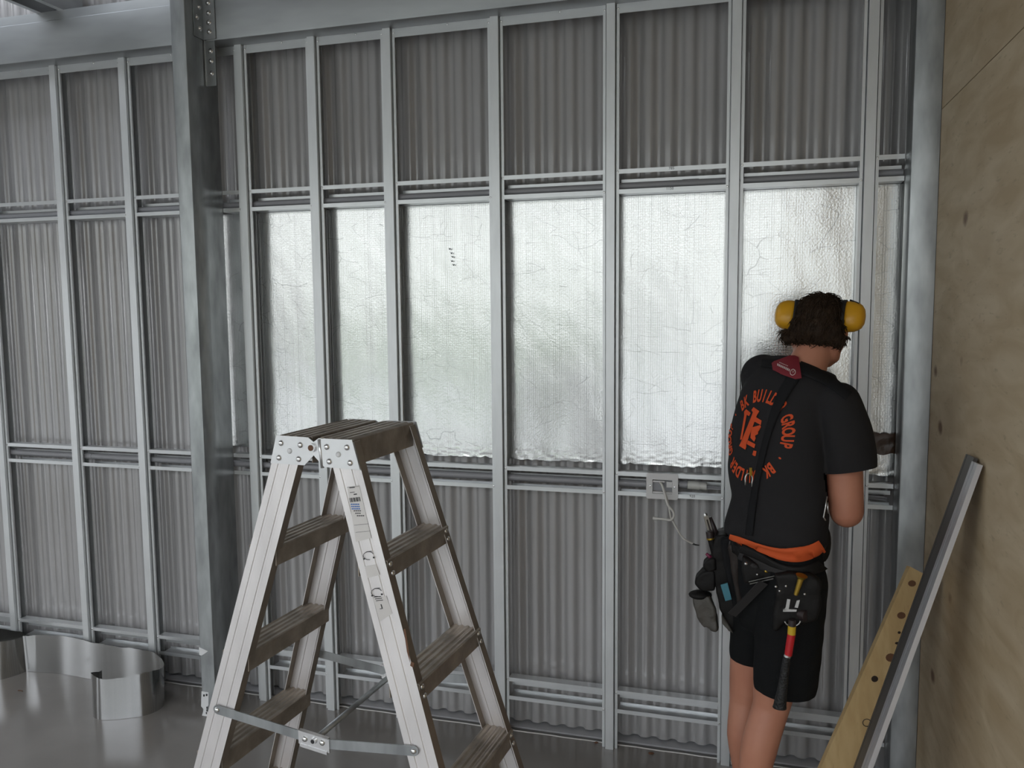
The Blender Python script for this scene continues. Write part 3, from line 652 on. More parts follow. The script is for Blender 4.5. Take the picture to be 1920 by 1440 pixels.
for i in range(12): mark(654.5 + i * 1.7, 934 - i * 0.2, 0.5 + (i * 7 % 3) * 0.35, 8)
for j in range(3):
    for i in range(5): mark(657.5 + i * 3.3 + j * 0.8, 944.5 + j * 4.2, 2.5, 2.4, 'ink_blue')
for j in range(3):
    for i in range(4 - (j == 1)): mark(663 + i * 3.6 + j * 3.0, 957 + j * 4.6, 2.7, 1.8)
for (u0, v0) in ((683, 1036), (698, 1105)):     # hand-drawn oval marks
    n = 14; P = [web_pt(u0 + 8 + 10 * math.cos(2 * math.pi * i / n), v0 + 6 + 7.5 * math.sin(2 * math.pi * i / n), 0.0014) for i in range(n + 1)]
    MB().tube(P[3:-1], 0.0007, 6).build('pen_mark', 'ink_black', st)
    mark(u0 + 16, v0 + 8, 3, 3); mark(u0 - 2, v0 + 11, 2.5, 2.5); mark(u0 + 4, v0 - 2, 10, 1.0)
for j in range(3): mark(701 + j * 2, 1119 + j * 3.4, 13, 1.2)
mark(713.5, 1133, 1.6, 8, sk=0.3); mark(712, 1141, 5, 1)
web_quad([(684, 1062), (705, 1058), (712, 1078), (689, 1084)], 0.0004, 'sticker', 'sticker_clear', st)
web_quad([(700, 1122), (724, 1117), (736, 1150), (712, 1166)], 0.0004, 'sticker', 'sticker_clear', st)
web_quad([(757, 1180), (760, 1178), (766, 1215), (769, 1243), (763, 1222)], 0.0006, 'rust_streak', 'rust_brown', st)
web_quad([(771, 1240), (777, 1243), (775, 1252), (769, 1248)], 0.0006, 'rust_streak', 'rust_brown', st)

# ------------------------------------------------------------------ loose strip of foil standing on the floor
path = smooth_path([(-3.40, -0.025, 0), (-3.62, -0.03, 0), (-3.84, -0.10, 0), (-3.76, -0.26, 0), (-3.56, -0.235, 0), (-3.445, -0.17, 0), (-3.40, -0.10, 0), (-3.388, -0.05, 0)], 8)
path2 = smooth_path([(-3.388, -0.05, 0), (-3.20, -0.030, 0), (-3.0, -0.040, 0), (-2.78, -0.045, 0), (-2.62, -0.075, 0), (-2.515, -0.135, 0), (-2.482, -0.20, 0), (-2.505, -0.265, 0), (-2.575, -0.315, 0), (-2.655, -0.348, 0), (-2.715, -0.340, 0), (-2.740, -0.305, 0), (-2.725, -0.275, 0)], 10)
pp = path + path2[1:]
m = MB(); vs = []; nz = 5
for i, p in enumerate(pp):
    for j in range(nz + 1):
        t = j / nz; h = 0.186 + 0.006 * math.sin(i * 0.21) + 0.004 * noise.noise(Vector((i * 0.4, 0, 0)))
        vs.append((p.x + 0.004 * t * math.sin(i * 0.3), p.y + 0.012 * t * (1 if i > 58 else -0.6) * 0.5, 0.001 + h * t))
K = nz + 1; N_ = len(pp)
fs = [(i*K+j, (i+1)*K+j, (i+1)*K+j+1, i*K+j+1) for i in range(N_-1) for j in range(nz)]
m.add(vs, fs); tag(m.build('foil_strip', 'foil_strip', smooth=True), 'long strip of silver foil standing on edge in a loose coil on the floor', 'foil strip')
# offcuts on the floor
for i, (u, v, lab) in enumerate(((1118, 1394, 'tiny dark nut lying near the slab edge'), (1221, 1414, 'small dark clod on the floor below the white plate'), (38, 1296, 'thin dark metal shaving inside the foil coil'))):
    p = on_axis(u, v, 2, 0.0); m = MB(); r = 0.008 + 0.004 * (i == 1)
    if i == 2: m.tube([p + Vector((-0.013, 0, 0.002)), p + Vector((0.0, 0.002, 0.003)), p + Vector((0.014, 0, 0.002))], 0.002, 6)
    else: m.ellipsoid(p + Vector((0, 0, 0.004)), (r, 0, 0), (0, r * 0.7, 0), (0.002, 0, 0.004), 8, 5)
    tag(m.build('floor_scrap', 'rust_brown'), lab, 'scrap')

# ------------------------------------------------------------------ lengths leaning in the corner
def lean(p, q, prof, name, mt, parent, wdir):
    """sweep a 2D profile (along width w, thickness n) from p to q"""
    p, q, wdir = Vector(p), Vector(q), Vector(wdir); d = (q - p).normalized(); wv = (wdir - d * wdir.dot(d)).normalized(); nv = d.cross(wv)
    return MB().loft([[c + wv * a + nv * b_ for a, b_ in prof] for c in (p, q)]).build(name, mt, parent), wv, nv, d
# plywood plank against the pale column
pk = thing('plywood_plank', 'knotty plywood plank leaning on the plywood wall behind the metal lengths', 'plank', (0.12, -0.74, 0))
tl = on_y(1706, 1062, -0.42); bl_ = on_axis(1424, 1700, 2, 0.012)
wd = on_axis(1530, 1700, 2, 0.0) - bl_
o_, wv, nv, d_ = lean(bl_, tl, [(0, 0), (0.108, 0), (0.108, 0.017), (0, 0.017)], 'plank_board', 'plywood_plank', pk, wd)
def plank_pt(u, v): return on_plane(u, v, bl_, nv)
if nv.dot(CAM - bl_) < 0: fside = -1
else: fside = 1
for (u, v, ru, rv, mt) in ((1710, 1094, 7.5, 6, 'rust_brown'), (1690, 1154, 8, 6.5, 'rust_brown'), (1670, 1233, 9.5, 8, 'rust_brown'), (1640, 1273, 6.5, 6, 'leather_brown'), (1686, 1186, 3, 2.5, 'leather_brown'), (1682, 1206, 4, 2.5, 'leather_brown')):
    P = [on_plane(u + ru * math.cos(a * math.pi / 6), v + rv * math.sin(a * math.pi / 6), bl_ + nv * (0.0 if fside < 0 else 0.017), nv) for a in range(12)]
    MB().prism(P, nv * 0.0004 * fside).build('knot', mt, pk)
P = [on_plane(1625 + 7.5 * math.cos(a * math.pi / 8), 1355 + 7 * math.sin(a * math.pi / 8), bl_ + nv * (0.0 if fside < 0 else 0.017), nv) + nv * 0.0008 * fside for a in range(17)]
MB().tube(P, 0.0012, 6).build('knot_ring', 'ink_black', pk)
# dark channel and aluminium track against the plywood
XT = PLY - 0.0
t1, t2 = Vector((0.592, -0.600, 1.362)), Vector((0.592, -0.745, 1.358))
def foot(u, v): return on_axis(u, v, 2, 0.004)
dk = thing('dark_metal_channel', 'dark grey metal channel leaning on the plywood wall', 'channel', (0.24, -0.7, 0))
b1 = foot(1506, 1700); topc = on_axis(1812, 851, 0, 0.586)
wdx = on_axis(1830, 853, 0, 0.586) - topc
pr = [(0, 0), (0.012, 0), (0.012, 0.006), (0.016, 0.006), (0.016, 0), (0.080, 0), (0.080, 0.010), (0, 0.010)]
WD = Vector((0, -1, 0))
topc = on_axis(1811, 851, 0, 0.584)
_, wv2, nv2, d2 = lean(b1, topc, pr, 'channel_section', 'dark_channel', dk, WD)
at = thing('aluminium_track', 'pale aluminium track with two flanges leaning against the dark channel', 'track', (0.24, -0.80, 0))
sh_ = wv2 * 0.0815
pr = [(0, -0.003), (0.019, -0.003), (0.019, 0.006), (0.0245, 0.006), (0.0245, -0.003), (0.054, -0.003), (0.054, 0.010), (0, 0.010)]
lean(b1 + sh_, topc + sh_ - d2 * 0.010, pr, 'track_section', 'aluminium_track', at, WD)

# ------------------------------------------------------------------ person
import bmesh
def remesh(mb, voxel, smooth=4, fac=0.5):
    me = bpy.data.meshes.new('tmp'); me.from_pydata(mb.v, [], mb.f); me.validate()
    bm = bmesh.new(); bm.from_mesh(me); bmesh.ops.recalc_face_normals(bm, faces=bm.faces); bm.to_mesh(me); bm.free()
    o = bpy.data.objects.new('tmp', me); COL.objects.link(o)
    r = o.modifiers.new('r', 'REMESH'); r.mode = 'VOXEL'; r.voxel_size = voxel
    if smooth: q = o.modifiers.new('s', 'SMOOTH'); q.iterations = smooth; q.factor = fac
    dg = bpy.context.evaluated_depsgraph_get(); dg.update()
    e = bpy.data.meshes.new_from_object(o.evaluated_get(dg))
    out = MB(); n = len(e.vertices); co = np.empty(n * 3); e.vertices.foreach_get('co', co)
    nr = np.empty(n * 3); e.vertices.foreach_get('normal', nr)
    out.v = [tuple(x) for x in co.reshape(-1, 3)]; out.f = [tuple(p.vertices) for p in e.polygons]; out.mi = [0] * len(out.f)
    out.nrm = nr.reshape(-1, 3)
    bpy.data.objects.remove(o); bpy.data.meshes.remove(me); bpy.data.meshes.remove(e)
    return out
def displace(mb, fn):
    mb.v = [tuple(Vector(p) + Vector(n) * fn(Vector(p))) for p, n in zip(mb.v, mb.nrm)]
    return mb
def bvh_of(mb): return BVHTree.FromPolygons([Vector(p) for p in mb.v], mb.f)
def limb(mb, pts, rs, seg=18):
    """tapered limb with rounded ends"""
    P = smooth_path(pts, 6) if len(pts) > 2 else [Vector(p) for p in pts]
    n = len(P) - 1; k = (len(rs) - 1)
    R = [lerp(rs[min(int(i * k / n), k - 1)], rs[min(int(i * k / n), k - 1) + 1], i * k / n - min(int(i * k / n), k - 1)) for i in range(n + 1)]
    mb.tube(P, R, seg)
    for p, r in ((P[0], R[0]), (P[-1], R[-1])): mb.ellipsoid(p, (r, 0, 0), (0, r, 0), (0, 0, r), 16, 10)
    return mb
PHI = math.radians(38); FD = Vector((math.sin(PHI), math.cos(PHI), 0)); RT = Vector((math.cos(PHI), -math.sin(PHI), 0)); UP = Vector((0, 0, 1))
PROJ = math.sqrt(math.cos(PHI) ** 2 + (0.66 * math.sin(PHI)) ** 2)
def ering(c, a, b_, n=32, pw=0.85, rt=None, fd=None):
    rt = rt or RT; fd = fd or FD; o = []
    for i in range(n):
        t = 2 * math.pi * i / n; cs, sn = math.cos(t), math.sin(t)
        o.append(c + rt * (a * math.copysign(abs(cs) ** pw, cs)) + fd * (b_ * math.copysign(abs(sn) ** pw, sn)))
    return o
def px_ring(v, xl, xr, y, ratio=0.66, grow=0.0):
    l, r = on_y(xl, v, y), on_y(xr, v, y); c = (l + r) / 2; a = (r - l).length / 2 / PROJ + grow
    return ering(c, a, a * ratio + grow)
# joints
HEAD = on_y(1536, 612, -0.42)
RS, RE = on_y(1572, 760, -0.585), on_y(1587, 958, -0.575)
LS, LE = on_y(1430, 707, -0.40), Vector((0.09, -0.235, 1.16))
RWR, LWR = Vector((0.325, -0.315, 1.12)), Vector((0.27, -0.14, 1.24))
RH, RK, RAk = on_y(1482, 1090, -0.60), on_y(1447, 1320, -0.60), on_y(1390, 1572, -0.64)
LH_, LK, LAk = on_y(1425, 1085, -0.46), on_y(1400, 1310, -0.45), on_y(1402, 1530, -0.47)
NECK0, NECK1 = on_y(1508, 700, -0.475), on_y(1530, 645, -0.44)
HY = math.radians(9); HP = math.radians(24)
HF = Vector((math.sin(HY) * math.cos(HP), math.cos(HY) * math.cos(HP), -math.sin(HP))); HR = Vector((math.cos(HY), -math.sin(HY), 0)); HU = HR.cross(HF)
HR = (HR + HU * -0.06).normalized(); HU = HR.cross(HF).normalized()
# ---- body: one continuous skin surface
B = MB()
TR = [(1150, 1392, 1530, -.545), (1090, 1376, 1540, -.555), (1018, 1370, 1536, -.560), (940, 1382, 1538, -.548), (880, 1380, 1540, -.535), (800, 1388, 1545, -.515), (740, 1400, 1555, -.495), (700, 1420, 1548, -.480), (676, 1460, 1540, -.470)]
B.loft([px_ring(*t, grow=-0.012) for t in TR])
limb(B, [NECK0, (NECK0 + NECK1) / 2, NECK1 + HF * 0.01], [0.064, 0.056, 0.056])
# skull, jaw, face
B.ellipsoid(HEAD - HF * 0.002 + HU * 0.004, HR * 0.066, HF * 0.084, HU * 0.084, 28, 18)
B.ellipsoid(HEAD + HF * 0.030 - HU * 0.055, HR * 0.058, HF * 0.058, HU * 0.062, 24, 14)
B.ellipsoid(HEAD + HF * 0.058 - HU * 0.100, HR * 0.030, HF * 0.026, HU * 0.022, 16, 10)
for s in (-1, 1):
    B.ellipsoid(HEAD + HR * 0.050 * s + HF * 0.026 - HU * 0.080, HR * 0.020, HF * 0.040, HU * 0.026, 14, 8)
    B.ellipsoid(HEAD + HR * 0.036 * s + HF * 0.066 - HU * 0.038, HR * 0.024, HF * 0.020, HU * 0.018, 14, 8)       # cheeks
    B.ellipsoid(HEAD + HR * 0.030 * s + HF * 0.082 + HU * 0.012, HR * 0.026, HF * 0.010, HU * 0.008, 14, 8)       # brow
    B.ellipsoid(HEAD + HR * 0.076 * s + HF * 0.002 - HU * 0.020, HR * 0.010, HF * 0.020, HU * 0.032, 14, 8)       # ears
limb(B, [NECK1 + HF * 0.020, HEAD + HF * 0.050 - HU * 0.088], [0.050, 0.036], 16)
for s in (-1, 1): limb(B, [HEAD + HR * 0.052 * s - HF * 0.005 - HU * 0.050, HEAD + HR * 0.030 * s + HF * 0.052 - HU * 0.090], [0.030, 0.024], 14)
limb(B, [HEAD + HF * 0.088 - HU * 0.004, HEAD + HF * 0.108 - HU * 0.042], [0.008, 0.013], 12)                      # nose
B.ellipsoid(HEAD + HF * 0.085 - HU * 0.066, HR * 0.024, HF * 0.010, HU * 0.006, 14, 8)                            # lips
B.ellipsoid(HEAD + HF * 0.083 - HU * 0.076, HR * 0.021, HF * 0.010, HU * 0.007, 14, 8)
# arms
limb(B, [RS, lerp(RS, RE, 0.5) + RT * 0.004, RE], [0.058, 0.052, 0.049]); limb(B, [RE, lerp(RE, RWR, 0.4), RWR], [0.049, 0.045, 0.030])
limb(B, [LS, lerp(LS, LE, 0.5), LE], [0.056, 0.050, 0.043]); limb(B, [LE, lerp(LE, LWR, 0.4), LWR], [0.043, 0.041, 0.029])
# hands: palm, four fingers, thumb
def hand(wr, d, nrm, side):
    d = Vector(d).normalized(); nrm = Vector(nrm); nrm = (nrm - d * nrm.dot(d)).normalized(); sd = d.cross(nrm) * side
    rings = []
    for t, a, th in ((0.0, 0.028, 0.020), (0.03, 0.036, 0.017), (0.06, 0.041, 0.015), (0.088, 0.040, 0.012)):
        rings.append([wr + d * t + sd * (a * math.cos(q * math.pi / 8)) + nrm * (th * math.sin(q * math.pi / 8)) for q in range(16)])
    B.loft(rings)
    for i, (o, L) in enumerate(((0.030, 0.070), (0.010, 0.078), (-0.010, 0.073), (-0.029, 0.058))):
        p = wr + d * 0.078 + sd * o; q = p + d * L * 0.46 + nrm * 0.006 + sd * o * 0.06; r = q + d * L * 0.28 + nrm * 0.020; e = r + d * L * 0.10 + nrm * 0.022
        limb(B, [p, q, r, e], [0.0095, 0.0088, 0.0082, 0.0075], 10)
    p = wr + d * 0.022 + sd * 0.026; q = p + d * 0.030 + sd * 0.026 + nrm * 0.010; r = q + d * 0.032 + sd * 0.006 + nrm * 0.014
    limb(B, [p, q, r], [0.014, 0.011, 0.009], 10)
hand(RWR, (0.02, 0.16, 0.03), (-0.8, 0, -0.2), 1)
hand(LWR, (0.7, 0.25, 0.1), (0.1, 0.6, -0.5), -1)
# legs
limb(B, [RH, lerp(RH, RK, 0.5) - FD * 0.005, RK], [0.088, 0.074, 0.056]); limb(B, [RK, lerp(RK, RAk, 0.30) - FD * 0.016, lerp(RK, RAk, 0.65) - FD * 0.004, RAk], [0.055, 0.055, 0.043, 0.035])
limb(B, [LH_, lerp(LH_, LK, 0.5), LK], [0.086, 0.072, 0.055]); limb(B, [LK, lerp(LK, LAk, 0.30) - FD * 0.016, lerp(LK, LAk, 0.65) - FD * 0.004, LAk], [0.054, 0.054, 0.042, 0.035])
for ak in (RAk, LAk):
    limb(B, [ak, Vector((ak.x, ak.y, 0.05)) + FD * 0.06, Vector((ak.x, ak.y, 0.035)) + FD * 0.15], [0.036, 0.034, 0.028], 14)
body = remesh(B, 0.0055, 9)
pr_ = thing('person', 'person in a black t-shirt with orange print and black shorts, bending towards the wall', 'person', (RAk.x, (RAk.y + LAk.y) / 2, 0))
body.build('body', 'skin', pr_, smooth=True)
for s in (-1, 1):
    MB().ellipsoid(HEAD + HR * 0.031 * s + HF * 0.080 - HU * 0.008, HR * 0.0115, HF * 0.0115, HU * 0.0115, 14, 10).build('eye', 'eye_white', pr_, smooth=True)
# ---- t-shirt
T = MB()
TS = [(1012, 1360, 1545, -.562), (985, 1364, 1546, -.556), (940, 1374, 1549, -.548), (880, 1369, 1551, -.535), (820, 1370, 1552, -.520), (770, 1382, 1558, -.505), (730, 1397, 1568, -.492), (700, 1416, 1562, -.480), (690, 1424, 1530, -.475), (672, 1452, 1505, -.468)]
T.loft([px_ring(*t) for t in TS])
SH = on_y(1595, 878, -0.60)
limb(T, [RS + UP * 0.0, lerp(RS, SH, 0.5) + RT * 0.008, SH], [0.066, 0.071, 0.071], 24)
limb(T, [LS + UP * 0.004, lerp(LS, LE, 0.45)], [0.067, 0.068], 24)
limb(T, [on_y(1500, 722, -0.49), RS], [0.055, 0.060], 20); limb(T, [on_y(1468, 706, -0.455), LS], [0.064, 0.066], 20)
shirt = remesh(T, 0.007, 8)
# cut the rounded ends off at sleeve hem and waist, and give cloth folds
SHD = (SH - RS).normalized(); LHD = (LE - LS).normalized(); LSH = lerp(LS, LE, 0.45)
def folds(p):
    w_ = 0.0022 * noise.noise(p * 14) + 0.0035 * noise.noise(Vector((p.x * 5, p.y * 5, p.z * 16)))
    z = p.z; k = max(0, min(1, (1.24 - z) / 0.16)); w_ += 0.006 * k * noise.noise(Vector((p.x * 7, p.y * 7, p.z * 22 + p.x * 14)))
    return w_ + 0.002
displace(shirt, folds)
def cut(mb, cuts):
    bm = bmesh.new(); vv = [bm.verts.new(p) for p in mb.v]; bm.verts.index_update()
    for f in mb.f: bm.faces.new([vv[i] for i in f])
    for (c, d, R) in cuts:
        vs = [v for v in bm.verts if (v.co - c).length < 0.16 and ((v.co - c) - d * (v.co - c).dot(d)).length < R]; st = set(vs); es = [e for e in bm.edges if e.verts[0] in st and e.verts[1] in st]; fs = [f for f in bm.faces if all(v in st for v in f.verts)]
        bmesh.ops.bisect_plane(bm, geom=vs + es + fs, plane_co=c, plane_no=d, clear_outer=True)
    loose = [v for v in bm.verts if not v.link_faces]; bmesh.ops.delete(bm, geom=loose, context='VERTS')
    bm.verts.index_update(); mb.v = [tuple(v.co) for v in bm.verts]; mb.f = [tuple(v.index for v in f.verts) for f in bm.faces]; mb.mi = [0] * len(mb.f); bm.free(); return mb
cut(shirt, [(SH + SHD * 0.004, SHD, 0.082), (LSH + LHD * 0.004, LHD, 0.085)])
SB = bvh_of(shirt)
ts = shirt.build('t_shirt', 'shirt_black', pr_, smooth=True)
# ---- shorts
S = MB()
S.loft([px_ring(*t) for t in [(1012, 1370, 1536, -.560), (1050, 1372, 1542, -.560), (1100, 1373, 1546, -.556), (1150, 1380, 1540, -.548), (1185, 1392, 1530, -.540)]])
RHM, LHM = on_y(1472, 1283, -0.60), on_y(1407, 1230, -0.46)
limb(S, [RH + RT * 0.01, lerp(RH, RHM, 0.5) + RT * 0.004, RHM], [0.100, 0.098, 0.093], 26)
limb(S, [LH_, lerp(LH_, LHM, 0.5), LHM], [0.094, 0.078, 0.064], 26)
sho = remesh(S, 0.007, 8)
displace(sho, lambda p: 0.003 * noise.noise(Vector((p.x * 9, p.y * 9, p.z * 5))) + 0.003 * noise.noise(p * 20))
cut(sho, [(RHM + (RHM - RH).normalized() * 0.012, (RHM - RH).normalized(), 0.155), (LHM + (LHM - LH_).normalized() * 0.010, (LHM - LH_).normalized(), 0.100)])
HB = bvh_of(sho)
sh_o = sho.build('shorts', 'shorts_black', pr_, smooth=True)
# ---- boots
for ak in (RAk, LAk):
    m = MB(); c = Vector((ak.x, ak.y, 0)); rings = []
    limb(m, [Vector((ak.x, ak.y, 0.17)), Vector((ak.x, ak.y, 0.08))], [0.050, 0.052], 18)
    m.ellipsoid(c + FD * 0.01 + UP * 0.052, RT * 0.047, FD * 0.070, UP * 0.045); m.ellipsoid(c + FD * 0.13 + UP * 0.045, RT * 0.052, FD * 0.085, UP * 0.042); m.ellipsoid(c + FD * 0.07 + UP * 0.06, RT * 0.045, FD * 0.08, UP * 0.045)
    bt = remesh(m, 0.007, 4).build('boot', 'boot_tan', pr_, smooth=True)
    m = MB(); out = [c + FD * (0.075 + 0.142 * math.cos(2*math.pi*i/24)) + RT * (0.050 * math.sin(2*math.pi*i/24)) + UP * 0.001 for i in range(24)]
    m.prism(out, UP * 0.022); m.build('boot_sole', 'rubber_black', bt)
# ---- hair: mop plus curls
Hm = MB()
Hm.ellipsoid(HEAD - HF * 0.016 + HU * 0.014, HR * 0.071, HF * 0.086, HU * 0.082, 28, 18)
Hm.ellipsoid(HEAD - HF * 0.048 - HU * 0.022, HR * 0.076, HF * 0.052, HU * 0.056, 24, 14)
Hm.ellipsoid(HEAD - HF * 0.012 + HU * 0.060 + HR * 0.010, HR * 0.046, HF * 0.064, HU * 0.036, 24, 14)
for i in range(16):
    t = i / 15; Hm.ellipsoid(HEAD - HF * (0.066 - 0.05 * abs(t - 0.5)) + HR * lerp(-0.090, 0.072, t) - HU * (0.052 + 0.010 * math.sin(i * 2.3)), HR * 0.013, HF * 0.016, HU * 0.018, 10, 8)
hair = remesh(Hm, 0.005, 3)
displace(hair, lambda p: 0.006 * noise.noise(p * 30) + 0.004 * noise.noise(Vector((p.x * 70, p.y * 70, p.z * 25))))
rnd = random.Random(3); strands = MB(); nrm = hair.nrm; cand = [i for i in range(len(hair.v)) if (Vector(hair.v[i]) - HEAD).dot(HF) < 0.03]
for i in rnd.sample(cand, min(1700, len(cand))):
    p = Vector(hair.v[i]); n = Vector(nrm[i]); fl_ = (-HU - n * n.dot(-HU)); fl_ = (fl_ + HR * rnd.uniform(-0.5, 0.5)).normalized() if fl_.length > 0.05 else HR
    L = rnd.uniform(0.014, 0.032); cu_ = rnd.uniform(-0.6, 0.6); sd = n.cross(fl_); pts = []
    for k in range(5):
        t = k / 4; pts.append(p - n * 0.002 + fl_ * L * t + sd * L * 0.35 * math.sin(t * 3 + cu_ * 4) * cu_ + n * (0.004 * math.sin(t * math.pi) + 0.003 * t * (rnd.random() - 0.3)))
    strands.tube(pts, [0.0009, 0.0015, 0.0015, 0.0011, 0.0004], 4, False)
off = len(hair.v); hair.v += strands.v; hair.f += [tuple(a + off for a in f) for f in strands.f]; hair.mi = [0] * len(hair.f)
hair.build('hair', 'hair_brown', pr_, smooth=True)

# ---- prints and straps laid on the cloth
def cast(u, v, bvh=None, lift=0.002):
    d = ray(u, v); best = None
    for b_ in ([bvh] if bvh else [SB, HB]):
        h = b_.ray_cast(CAM, d)
        if h[0] is not None and (best is None or h[3] < best[3]): best = h
    if best is None: return None
    n = best[1] if best[1].dot(d) < 0 else -best[1]
    return best[0] + n * lift
def cloth_poly(poly, bvh, lift, mt, name, parent, cuts=3):
    bm = bmesh.new(); f = bm.faces.new([bm.verts.new((u, v, 0)) for u, v in poly])
    bmesh.ops.triangulate(bm, faces=bm.faces[:]); bmesh.ops.subdivide_edges(bm, edges=bm.edges[:], cuts=cuts, use_grid_fill=True)
    bm.verts.index_update(); P = [cast(v.co.x, v.co.y, bvh, lift) for v in bm.verts]
    fs = [tuple(v.index for v in f.verts) for f in bm.faces]; bm.free()
    fs = [f for f in fs if all(P[i] is not None for i in f)]; P = [p or Vector((0, 0, 0)) for p in P]
    use = sorted({i for f in fs for i in f}); mp = {a: i for i, a in enumerate(use)}
    m = MB(); m.add([P[i] for i in use], [tuple(mp[i] for i in f) for f in fs]); return m.build(name, mt, parent, smooth=True)
def ribbon(px, mt, name, parent, bvh=None, lift=0.004, n=40, across=5, thick=0.003):
    """px: list of (u, v, half width in pixels); follows the cloth"""
    P = [Vector(p) for p in px]; path = smooth_path(P, 8); rows = []
    for i, p in enumerate(path):
        t = path[min(i+1, len(path)-1)] - path[max(i-1, 0)]; t = Vector((t.x, t.y)).normalized(); s = Vector((-t.y, t.x)); row = []
        for k in range(across):
            q = lerp(-1, 1, k / (across - 1)) * p.z; row.append(cast(p.x + s.x * q, p.y + s.y * q, bvh, lift))
        if all(r is not None for r in row): rows.append(row)
    m = MB(); top = [r for row in rows for r in row]; bot = [p + (p - CAM).normalized() * thick for p in top]; K = across; R = len(rows); o = len(top)
    fs = [(i*K+k, i*K+k+1, (i+1)*K+k+1, (i+1)*K+k) for i in range(R-1) for k in range(K-1)]
    fs += [(o+i*K+k, o+(i+1)*K+k, o+(i+1)*K+k+1, o+i*K+k+1) for i in range(R-1) for k in range(K-1)]
    fs += [(i*K, (i+1)*K, o+(i+1)*K, o+i*K) for i in range(R-1)] + [(i*K+K-1, o+i*K+K-1, o+(i+1)*K+K-1, (i+1)*K+K-1) for i in range(R-1)]
    m.add(top + bot, fs); return m.build(name, mt, parent, smooth=True)
# ring of lettering
C0 = cast(1413, 818, SB, 0.0); PH2 = PHI; FD2 = Vector((math.sin(PH2), math.cos(PH2), 0)); RT2 = Vector((math.cos(PH2), -math.sin(PH2), 0)); TU = (UP + RT * 0.05 + FD * 0.10).normalized(); R_TXT = 0.119
ring_txt = 'BUILDER GROUP \u00b7 BK ' * 2
lt = MB()
for i, ch in enumerate(ring_txt):
    if ch == ' ': continue
    ang = math.radians(-17 + i * 360.0 / len(ring_txt))
    vs_, fs_ = text_mesh(ch, 0.050, 0.0018, 0.56)
    P = []
    for (a, b_) in vs_:
        rr = R_TXT + b_; tx = rr * math.sin(ang) + a * math.cos(ang); ty = rr * math.cos(ang) - a * math.sin(ang)
        h = SB.ray_cast(C0 + RT2 * (tx * 0.90) + TU * ty - FD2 * 0.4, FD2); P.append((h[0] - FD2 * 0.0025) if h[0] is not None else None)
    fs_ = [f for f in fs_ if all(P[q] is not None for q in f)]
    if fs_: lt = MB(); lt.add([p or Vector(C0) for p in P], fs_); lt.build('letter', 'print_orange', ts)
def lz(x, y): return (1350 + x / 6.547, 700 + y / 6.547)
for poly in ([(395, 455), (420, 418), (490, 468), (468, 508), (448, 496), (330, 870), (332, 905), (320, 938), (243, 890), (262, 852), (284, 862), (412, 482)],
             [(306, 472), (330, 443), (387, 490), (366, 528), (338, 512), (278, 812), (256, 815), (308, 520)],
             [(446, 538), (518, 583), (507, 637), (428, 592)],
             [(404, 664), (500, 636), (512, 663), (440, 712), (476, 724), (474, 746), (438, 766), (446, 800), (428, 840), (380, 792), (392, 702)],
             [(350, 822), (444, 870), (428, 918), (336, 868)],
             [(420, 948), (456, 955), (446, 1016), (426, 1016), (404, 1000)]):
    cloth_poly([lz(*p) for p in poly], SB, 0.0032, 'print_orange', 'emblem', ts, 3)

# ------------------------------------------------------------------ ear muffs
em = thing('ear_muffs', 'yellow ear muffs with black cushions worn on the head', 'ear muffs', HEAD)
for s in (-1, 1):
    c = on_y(1479 if s < 0 else 1595, 591 if s < 0 else 594, -0.40 if s < 0 else -0.445)
    ax = (HR * s + HF * (-0.18 if s < 0 else -0.12)).normalized(); up = (HU - ax * HU.dot(ax)).normalized(); fw = ax.cross(up)
    m = MB(); rings = []
    for (q, h) in ((1.0, -0.004), (1.02, 0.004), (0.99, 0.014), (0.90, 0.024), (0.74, 0.032), (0.5, 0.037), (0.2, 0.039), (0.02, 0.0395)):
        rings.append([c + ax * (h * 1.30 - 0.009) + up * (0.047 * q * math.copysign(abs(math.cos(t)) ** 0.85, math.cos(t))) + fw * (0.036 * q * math.copysign(abs(math.sin(t)) ** 0.85, math.sin(t))) for t in [2 * math.pi * i / 28 for i in range(28)]])
    m.loft(rings); cup = m.build('ear_cup', 'muff_yellow', em, smooth=True)
    m = MB(); rings = []
    for (q, h) in ((0.80, -0.042), (0.98, -0.036), (1.04, -0.026), (1.04, -0.018), (0.99, -0.0145)):
        rings.append([c + ax * (h * 0.9 + 0.002) + up * (0.0515 * q * math.cos(t)) + fw * (0.041 * q * math.sin(t)) for t in [2 * math.pi * i / 28 for i in range(28)]])
    m.loft(rings); m.build('ear_cushion', 'muff_black', em, smooth=True)
    m = MB(); m.tube([c + ax * 0.026 + up * 0.022 + fw * 0.022, c + ax * 0.020 + up * 0.036 + fw * 0.020, c - ax * 0.004 + up * 0.047 + fw * 0.018], 0.0028, 8); m.build('band_fork', 'muff_black', em, smooth=True)
    if s > 0:
        for i in range(4):      # small black print on the cup
            MB().obox(c + ax * (0.0330 - 0.0015 * i) + up * (0.004 - 0.006 * i) - fw * 0.006, up * 0.0022, fw * 0.004, ax * 0.002).build('cup_print', 'ink_black', cup)
P = []
for i in range(25):
    t = math.pi * i / 24; P.append(HEAD + HF * 0.020 + HR * (-0.098 * math.cos(t)) + HU * (-0.0 + 0.104 * math.sin(t) ** 0.8))
m = MB(); m.loft([[p + HF * 0.010 * a + (p - HEAD).normalized() * 0.0025 * b_ for a, b_ in ((-1, -1), (1, -1), (1, 1), (-1, 1))] for p in P]); m.build('headband', 'muff_black', em, smooth=False)

